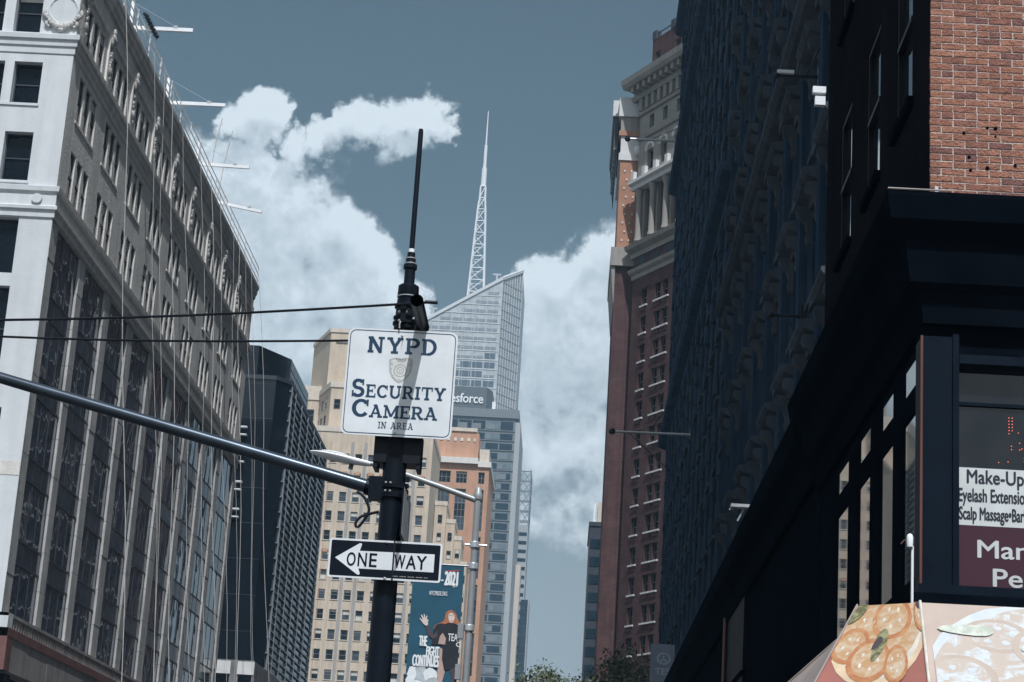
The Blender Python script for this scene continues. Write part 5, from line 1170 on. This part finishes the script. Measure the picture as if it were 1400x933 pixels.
def banner():
    Y = 31.98
    m_teal = mat('teal_banner_vinyl', (.014, .075, .12), .55, var=.15, scale=2); m_pw = mat('white_banner_print', (.72, .74, .74), .6, var=.1, scale=8); m_pb = mat('black_banner_print', (.014, .018, .026), .6, var=.2, scale=6)
    m_hair = mat('auburn_hair_print', (.34, .13, .07), .6, var=.35, scale=14); m_skin = mat('skin_print', (.45, .31, .26), .6, var=.15, scale=10); m_skin2 = mat('pale_skin_print', (.62, .54, .50), .6, var=.1); m_sheer = mat('sheer_sleeve_print', (.07, .05, .06), .6, var=.3, scale=10)
    m_redp = mat('red_banner_print', (.4, .06, .05), .6, var=0); m_steelp = mat('grey_cloud_print', (.42, .46, .48), .6, var=.35, scale=7)
    def B(zx, zy): v = atY(560+zx/5.392, 760+zy/5.392, Y); return v.x, v.z
    xl, xr, zt, zb = -2.585, -1.765, B(415, 78)[1], 4.35
    R = thing('banner', 'tall teal banner with a printed dancer and white slogan on the lamp post', 'banner', (xr, Y, zb)); off = (-xr, -Y, -zb)
    CL = []
    def P(pts, m, name, lay):
        q = [B(a, c) for a, c in pts]
        q = [(min(max(x, xl+.004), xr-.004), max(z, zb+.02)) for x, z in q]
        area = sum(q[i][0]*q[(i+1) % len(q)][1]-q[(i+1) % len(q)][0]*q[i][1] for i in range(len(q)))
        if area < 0: q.reverse()
        MB().add([(x, Y-.004-.0012*lay, z) for x, z in q], [tuple(range(len(q)))]).build(name, m, CL[0])
    # gently bowed cloth
    b = MB(); n = 12
    vs = []
    for k in range(n+1):
        t = k/n; z = zt+(zb-zt)*t; y = Y+.012*sin(pi*t)
        vs += [(xl, y, z), (xr, y, z)]
    b.add(vs, [(2*i, 2*i+2, 2*i+3, 2*i+1) for i in range(n)]); o = b.build('cloth', m_teal, R, None, off); CL.append(o)
    so_ = o.modifiers.new('thickness', 'SOLIDIFY'); so_.thickness = .004; so_.offset = -1 if False else 1
    MB().tube((xl-.02, Y, zt+.006), (xr+.03, Y, zt+.006), .014, n=8).build('top_rod', m_lamp, R, None, off); MB().tube((xl-.02, Y, zb), (xr+.03, Y, zb), .014, n=8).build('bottom_rod', m_lamp, R, None, off)
    def T(s, x0, y1, x1, y0, m, bold=.03, lay=3):
        a, c = B(x0, y1), B(x1, y0); lettering(s, a[0], c[0], a[1], c[1], Y-.005-.0012*lay, m, CL[0], None, bold=bold, thick=.0008)
    T('2021', 258, 217, 358, 122, m_pw, .05); T('-', 232, 186, 250, 178, m_pw)
    P([(258, 112), (368, 106), (368, 114), (258, 119)], m_redp, 'red_bar', 2); P([(318, 228), (352, 224), (352, 231), (318, 235)], m_steelp, 'grey_bar', 2)
    T('NYCPRIDE.ORG', 146, 290, 279, 266, m_pw, .012)
    T('THE', 70, 663, 130, 594, m_pw, .05, 8); T('FIGHT', 123, 737, 220, 674, m_pw, .05, 8); T('CONTINUES', 20, 812, 216, 740, m_pw, .05, 8)
    # printed figure
    P([(160,655),(170,600),(175,545),(200,505),(240,495),(270,500),(330,500),(370,560),(395,600),(385,660),(300,670),(220,660)], m_pb, 'printed_shirt', 1)
    P([(210,650),(262,655),(268,610),(245,570),(225,590)], m_skin, 'printed_waist', 2)
    P([(245,655),(385,655),(378,760),(362,815),(300,835),(255,850),(238,760)], m_pb, 'printed_shorts', 3)
    P([(222,680),(248,690),(255,790),(262,850),(240,925),(232,1010),(195,1010),(200,900),(212,790)], m_skin, 'printed_leg', 1); P([(295,835),(360,815),(366,880),(372,1010),(325,1010),(315,920)], m_sheer, 'printed_leg', 2)
    P([(120,515),(140,515),(160,570),(182,580),(205,550),(205,600),(170,612),(145,598),(128,560)], m_sheer, 'printed_sleeve', 2)
    P([(112,512),(100,500),(84,478),(74,464),(78,458),(92,470),(98,474),(88,450),(84,438),(90,434),(102,452),(107,466),(106,440),(104,430),(111,430),(115,448),(117,464),(123,446),(126,440),(131,444),(128,464),(127,474),(136,470),(141,474),(134,490),(138,505),(128,517)], m_skin2, 'printed_hand', 3)
    P([(268,420),(290,403),(318,402),(340,420),(352,460),(372,500),(390,530),(385,545),(360,520),(335,500),(310,498),(285,495),(262,505),(230,500),(200,508),(185,530),(180,545),(176,535),(190,510),(225,495),(252,480),(262,450)], m_hair, 'printed_hair', 4)
    P([(292,425),(315,422),(330,435),(332,458),(326,480),(312,495),(298,490),(288,470),(286,445)], m_skin2, 'printed_face', 5); P([(294,438),(306,436),(306,442),(294,444)], m_hair, 'printed_brow', 6); P([(315,436),(326,438),(326,443),(315,442)], m_hair, 'printed_brow', 6); P([(302,478),(318,478),(314,484),(306,484)], m_redp, 'printed_mouth', 6)
    T('TEAM', 282, 628, 384, 580, m_pw, .015, 6); T('C', 342, 672, 378, 640, m_pw, .03, 6)
    for k, (cx, cy, r) in enumerate(((30, 860, 48), (80, 840, 40), (20, 930, 60), (90, 915, 60), (150, 880, 52), (165, 945, 50), (60, 985, 70))):
        P([(cx+r*cos(2*pi*i/11)*(1+.13*((i*7+k) % 3-1)), cy+r*sin(2*pi*i/11)*(1+.1*((i*5+k) % 3-1))) for i in range(11)], m_steelp if k % 2 else m_pw, 'printed_cloud', 1+.1*k)
banner()

# ------------------------------------------------------------------ food cart parasol with pizza print
def mottled(name, c1, c2, scale, lo=.45, hi=.58):
    m = mat(name, c1, .85, var=0); nt = m.node_tree; N, LK = nt.nodes.new, nt.links.new; p = nt.nodes['Principled BSDF']
    tc = N('ShaderNodeTexCoord'); n = N('ShaderNodeTexNoise'); n.inputs['Scale'].default_value = scale; n.inputs['Detail'].default_value = 7; n.inputs['Roughness'].default_value = .68; n.inputs['Distortion'].default_value = .6; LK(tc.outputs['Object'], n.inputs['Vector'])
    r = N('ShaderNodeMapRange'); LK(n.outputs[0], r.inputs[0]); r.inputs[1].default_value = lo; r.inputs[2].default_value = hi
    x = N('ShaderNodeMix'); x.data_type = 'RGBA'; LK(r.outputs[0], x.inputs[0]); x.inputs[6].default_value = (*c1, 1); x.inputs[7].default_value = (*c2, 1); LK(x.outputs[2], p.inputs['Base Color']); return m
def parasol():
    ctr = Vector((1.95, 6.6)); zt = 2.585
    top = [atY(1172, 831, 6.14), atY(1258, 827, 6.0), Vector((2.75, 5.93, 0)), Vector((2.97, 6.1, 0)), Vector((3.0, 7.0, 0)), Vector((2.8, 7.3, 0)), Vector((1.2, 7.3, 0)), Vector((.93, 6.6, 0))]
    top = [Vector((p.x, p.y, zt)) for p in top]
    rim = [Vector((.60, 5.68, 2.10)), Vector((.99, 5.42, 2.10)), Vector((3.0, 5.36, 2.10)), Vector((3.45, 5.7, 2.10)), Vector((3.5, 7.4, 2.1)), Vector((3.1, 7.9, 2.1)), Vector((.9, 7.9, 2.1)), Vector((.42, 6.9, 2.1))]
    m_red = mat('brick_red_canvas', (.30, .115, .09), .85, var=.12, scale=4); m_pale = mat('glare_pink_canvas', (.43, .345, .29), .85, var=.12, scale=5); m_side = mat('grey_brown_canvas', (.30, .245, .22), .85, var=.2, scale=6)  # pink canvas is paled: sun glare put into its colour
    m_crust = mat('crust_print', (.56, .42, .28), .85, var=.2, scale=12); m_sauce = mottled('orange_sauce_print', (.42, .25, .12), (.50, .40, .29), 26, .42, .62); m_chz = mat('cheese_print', (.56, .52, .45), .85, var=.2, scale=18); m_tom = mottled('tomato_print', (.36, .14, .06), (.46, .24, .11), 22, .4, .65); m_bas = mottled('basil_print', (.10, .095, .045), (.26, .25, .13), 30); m_basd = mat('dark_basil_print', (.06, .045, .05), .85, var=.2, scale=16)
    glare_crust = mat('glare_crust_print', (.66, .57, .48), .85, var=.1, scale=12); glare_sauce = mottled('glare_sauce_print', (.45, .38, .32), (.52, .55, .57), 14, .47, .57); glare_chz = mat('glare_cheese_print', (.50, .525, .54), .85, var=.1, scale=14); glare_tom = mat('glare_tomato_print', (.43, .355, .295), .85, var=.12, scale=8); glare_bas = mottled('glare_basil_print', (.40, .42, .35), (.55, .57, .50), 20)  # same pizza print made paler, sun glare on the front panel as colour
    R = thing('cart_parasol', 'flat topped food cart parasol printed with tomato pizza', 'parasol', (ctr.x, ctr.y, 0)); off = (-ctr.x, -ctr.y, 0)
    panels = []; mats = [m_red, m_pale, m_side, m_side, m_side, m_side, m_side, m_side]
    for i in range(8):
        j = (i+1) % 8; q = (top[i], top[j], rim[j], rim[i]); nrm = (q[1]-q[0]).cross(q[3]-q[0]).normalized()
        if nrm.z < 0: nrm = -nrm
        vs = []; NN = 24
        for a in range(NN+1):
            for c in range(NN+1):
                s, t = a/NN, c/NN; p = q[0].lerp(q[1], s).lerp(q[3].lerp(q[2], s), t)
                p = p-nrm*(.018*sin(pi*s)*t); vs.append(p)
        o = smooth(MB().add(vs, [(a*(NN+1)+c, (a+1)*(NN+1)+c, (a+1)*(NN+1)+c+1, a*(NN+1)+c+1) for a in range(NN) for c in range(NN)]).build('canvas_panel', mats[i], R, None, off), 60); panels.append(o)
        # valance
        MB().add([rim[i], rim[j], rim[j]-Vector((0, 0, .16)), rim[i]-Vector((0, 0, .16))], [(0, 1, 2, 3)]).build('valance', mats[i], R, None, off)
        MB().path([top[i]+Vector((0, 0, .004)), rim[i]+nrm*.004], .0045 if i == 1 else .003, 6).build('seam', m_chz if i == 1 else m_side, R, None, off)
    MB().add([p+Vector((0, 0, .0)) for p in top], [tuple(range(8))]).build('top_panel', m_pale, R, None, off)
    def decals(i, items):
        j = (i+1) % 8; q = (top[i], top[j], rim[j], rim[i]); nrm = (q[1]-q[0]).cross(q[3]-q[0]).normalized()
        if nrm.z < 0: nrm = -nrm
        for lay, (name, m, pts) in enumerate(items):
            b = MB(); n = len(pts); cs = sum(p[0] for p in pts)/n; ct = sum(p[1] for p in pts)/n
            def Q(s, t):
                s = min(max(s, .012), .988); t = min(max(t, .004), .99)
                p = q[0].lerp(q[1], s).lerp(q[3].lerp(q[2], s), t); return p-nrm*(.018*sin(pi*s)*t)+nrm*(.0016+.00010*lay)
            rings = 5; vs = [Q(cs, ct)]
            for r in range(1, rings+1):
                for (s, t) in pts: vs.append(Q(cs+(s-cs)*r/rings, ct+(t-ct)*r/rings))
            fs = [(0, 1+k, 1+(k+1) % n) for k in range(n)]+[(1+(r-1)*n+k, 1+r*n+k, 1+r*n+(k+1) % n, 1+(r-1)*n+(k+1) % n) for r in range(1, rings) for k in range(n)]
            smooth(b.add(vs, fs).build(name, m, panels[i]), 60)
    def ell(cs, ct, rs, rt, n=22, wob=.04, a0=0): return [(cs+rs*cos(2*pi*k/n+a0)*(1+random.uniform(-wob, wob)), ct+rt*sin(2*pi*k/n+a0)*(1+random.uniform(-wob, wob))) for k in range(n)]
    def leaf(cs, ct, rs, rt, a, n=14):
        p = []
        for k in range(n):
            q = 2*pi*k/n; x, y = cos(q)*rs, sin(q)*rt*(1-.35*cos(q)); p.append((cs+(x*cos(a)-y*sin(a)), ct+(x*sin(a)+y*cos(a))*.8))
        return p
    it = [('printed_crust', m_crust, ell(.47, -.12, .66, .70, 36, .006)), ('printed_cheese', m_chz, ell(.47, -.12, .61, .645, 36, .015)), ('printed_sauce', m_sauce, ell(.47, -.12, .58, .585, 30, .05))]
    for (a, c, rs, rt) in ((.60, .10, .27, .16), (.18, .30, .20, .13), (.42, .40, .22, .15), (.70, .43, .12, .13), (1.0, .08, .10, .14)):
        it += [('printed_tomato', m_tom, ell(a, c, rs, rt, 20, .02)), ('printed_tomato', m_sauce, ell(a, c, rs*.78, rt*.78, 20, .03))]
        for k in range(5): an = 2*pi*k/5+a*9; it.append(('printed_seed_pocket', m_chz, ell(a+rs*.42*cos(an), c+rt*.42*sin(an), rs*.07, rt*.10, 9, .35)))
    for k in range(0):
        a, c = random.uniform(.1, .95), random.uniform(.02, .5); it.append(('printed_cheese', m_chz if k % 2 else m_sauce, ell(a, c, random.uniform(.02, .05), random.uniform(.015, .035), 9, .3)))
    it += [('printed_basil', m_bas, leaf(.50, .30, .15, .065, 1.9)), ('printed_basil', m_basd, leaf(.47, .29, .07, .035, 2.3)), ('printed_basil', m_bas, leaf(.10, .06, .13, .07, 2.2)), ('printed_basil', m_basd, leaf(.97, .03, .04, .03, 1))]
    decals(0, it)
    it = [('printed_cheese', glare_chz, ell(.22, .62, .24, .66, 40, .006)), ('printed_sauce', glare_sauce, ell(.22, .62, .222, .61, 36, .02))]
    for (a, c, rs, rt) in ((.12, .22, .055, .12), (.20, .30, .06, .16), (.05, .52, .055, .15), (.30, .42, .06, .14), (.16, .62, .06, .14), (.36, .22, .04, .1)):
        it += [('printed_tomato', glare_tom, ell(a, c, rs, rt, 20, .03)), ('printed_tomato', glare_sauce, ell(a, c, rs*.8, rt*.8, 20, .05))]
        for k in range(5): an = 2*pi*k/5+a*9; it.append(('printed_seed_pocket', glare_chz, ell(a+rs*.45*cos(an), c+rt*.45*sin(an), rs*.12, rt*.12, 9, .3)))
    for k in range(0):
        a, c = random.uniform(.02, .42), random.uniform(.06, .7); it.append(('printed_cheese', glare_chz if k % 3 else glare_crust, ell(a, c, random.uniform(.006, .02), random.uniform(.012, .04), 10, .35)))
    it += [('printed_basil', glare_bas, leaf(.075, .20, .05, .045, 1.1)), ('printed_basil', glare_bas, leaf(.205, .33, .045, .06, -.5)), ('printed_basil', glare_bas, leaf(.20, .42, .05, .035, -.3)), ('printed_basil', glare_bas, leaf(.21, .62, .06, .05, .5)), ('printed_basil', glare_bas, leaf(.33, .30, .05, .05, .5))]
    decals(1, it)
    MB().tube((0, 0, .02), (0, 0, 2.58), .025, n=10).build('pole', m_steel, R); MB().lathe([(.3, 0), (.3, .05), (.06, .08), (.05, .3)], n=16).build('base', m_black, R)
    for i in range(8): MB().tube((0, 0, 2.15), rim[i]+Vector(off), .008, n=5).build('rib', m_steel, R)
parasol()
def dome_camera():
    Y = 12.0; p, q = atY(1244, 738, Y), atY(1247, 826, Y)
    R = thing('lamp_stick', 'small white dome lamp on a thin pole above the pizza parasol', 'lamp', (q.x, Y, 0))
    MB().tube((0, 0, 0), (0, 0, p.z-.04), .008, n=8).build('pole', m_whitepaint, R)
    smooth(MB().lathe([(.018, -.045), (.02, -.02), (.02, .015), (.015, .03), (.003, .037)], n=14).build('dome', m_whitepaint, R, None, (p.x-q.x, 0, p.z)), 50)
    MB().lathe([(.017, -.06), (.019, -.046)], n=14).build('collar', m_darkmetal, R, None, (p.x-q.x, 0, p.z))
    MB().path([(-.02, 0, p.z), (-.05, 0, p.z-.005), (-.07, 0, p.z-.03)], .004, 5).build('wire', bpy.data.materials['copper_pipe'], R)
dome_camera()

# ------------------------------------------------------------------ street trees, only their tops reach into view
m_bark = mat('bark', (.10, .075, .055), .9, var=.3, bump=.5, bscale=12); m_leaf = [mat('leaf_%s' % n, c, .6, var=.25, scale=3, spec=.35) for n, c in (('dark', (.045, .062, .030)), ('mid', (.075, .092, .045)), ('pale', (.12, .13, .075)))]
for m_ in m_leaf:
    p_ = m_.node_tree.nodes['Principled BSDF']; p_.inputs['Transmission Weight'].default_value = 0
def tree(label, x, y, h, cr, n, dens):
    R = thing('street_tree', label, 'tree', (x, y, 0), 'street trees'); rnd = random.Random(int(x*100+y))
    b = MB().tube((0, 0, 0), (.1, 0, h*.45), .17, .12, 10); tips = []
    def grow(p, d, L, r, lvl):
        q = p+d*L; b.tube(p, q, r, r*.65, 6)
        if lvl >= 3: tips.append(q); return
        for k in range(3 if lvl else 5):
            nd = (d+Vector((rnd.uniform(-.8, .8), rnd.uniform(-.8, .8), rnd.uniform(-.15, .6)))).normalized(); grow(q, nd, L*rnd.uniform(.6, .85), r*.62, lvl+1)
        tips.append(q)
    grow(Vector((.1, 0, h*.45)), Vector((0, 0, 1)), h*.17, .11, 0)
    k = h/max(t.z for t in tips)
    b.build('trunk', m_bark, R); R.scale = (k, k, k)
    for mi in range(3):
        c = MB()
        for t in tips:
            for _ in range(int(n*dens/3)):
                p = t+Vector((rnd.gauss(0, cr), rnd.gauss(0, cr), rnd.gauss(0, cr*.75))); s = rnd.uniform(.06, .13); a = Vector((rnd.gauss(0, 1), rnd.gauss(0, 1), rnd.gauss(0, 1))).normalized(); e = a.orthogonal().normalized()
                c.add([p-a*s, p+e*s*.45, p+a*s, p-e*s*.45], [(0, 1, 2, 3)])
        o = c.build('crown', m_leaf[mi], R); o['kind'] = 'stuff'
    return max(t.z for t in tips)
tree('thin leafed street tree standing out in the open avenue', -.2, 90, 11.8, .30, 40, 1.0)
tree('dense leafed street tree in front of the ornate brick tower', 2.75, 96, 13.0, .42, 80, 1.0)
# ------------------------------------------------------------------ summer haze over the avenue
def haze():
    m = bpy.data.materials.new('haze'); m.use_nodes = True; nt = m.node_tree; nt.nodes.clear()
    o = nt.nodes.new('ShaderNodeOutputMaterial'); v = nt.nodes.new('ShaderNodeVolumePrincipled'); nt.links.new(v.outputs[0], o.inputs['Volume'])
    v.inputs['Color'].default_value = (.50, .78, 1.0, 1); v.inputs['Density'].default_value = .00022; v.inputs['Anisotropy'].default_value = .0
    b = MB().box(-400, 400, -60, 1100, -1.2, 360).build('haze', m); tag(b, kind='stuff')
haze()
# every window gets its sheet of glass as a part of its own
for o in list(COL.objects):
    if o.type == 'MESH' and o.data.name in PANES: link('pane', PANES[o.data.name], o)
# ------------------------------------------------------------------ render settings
S.render.engine = 'CYCLES'
S.cycles.max_bounces = 6
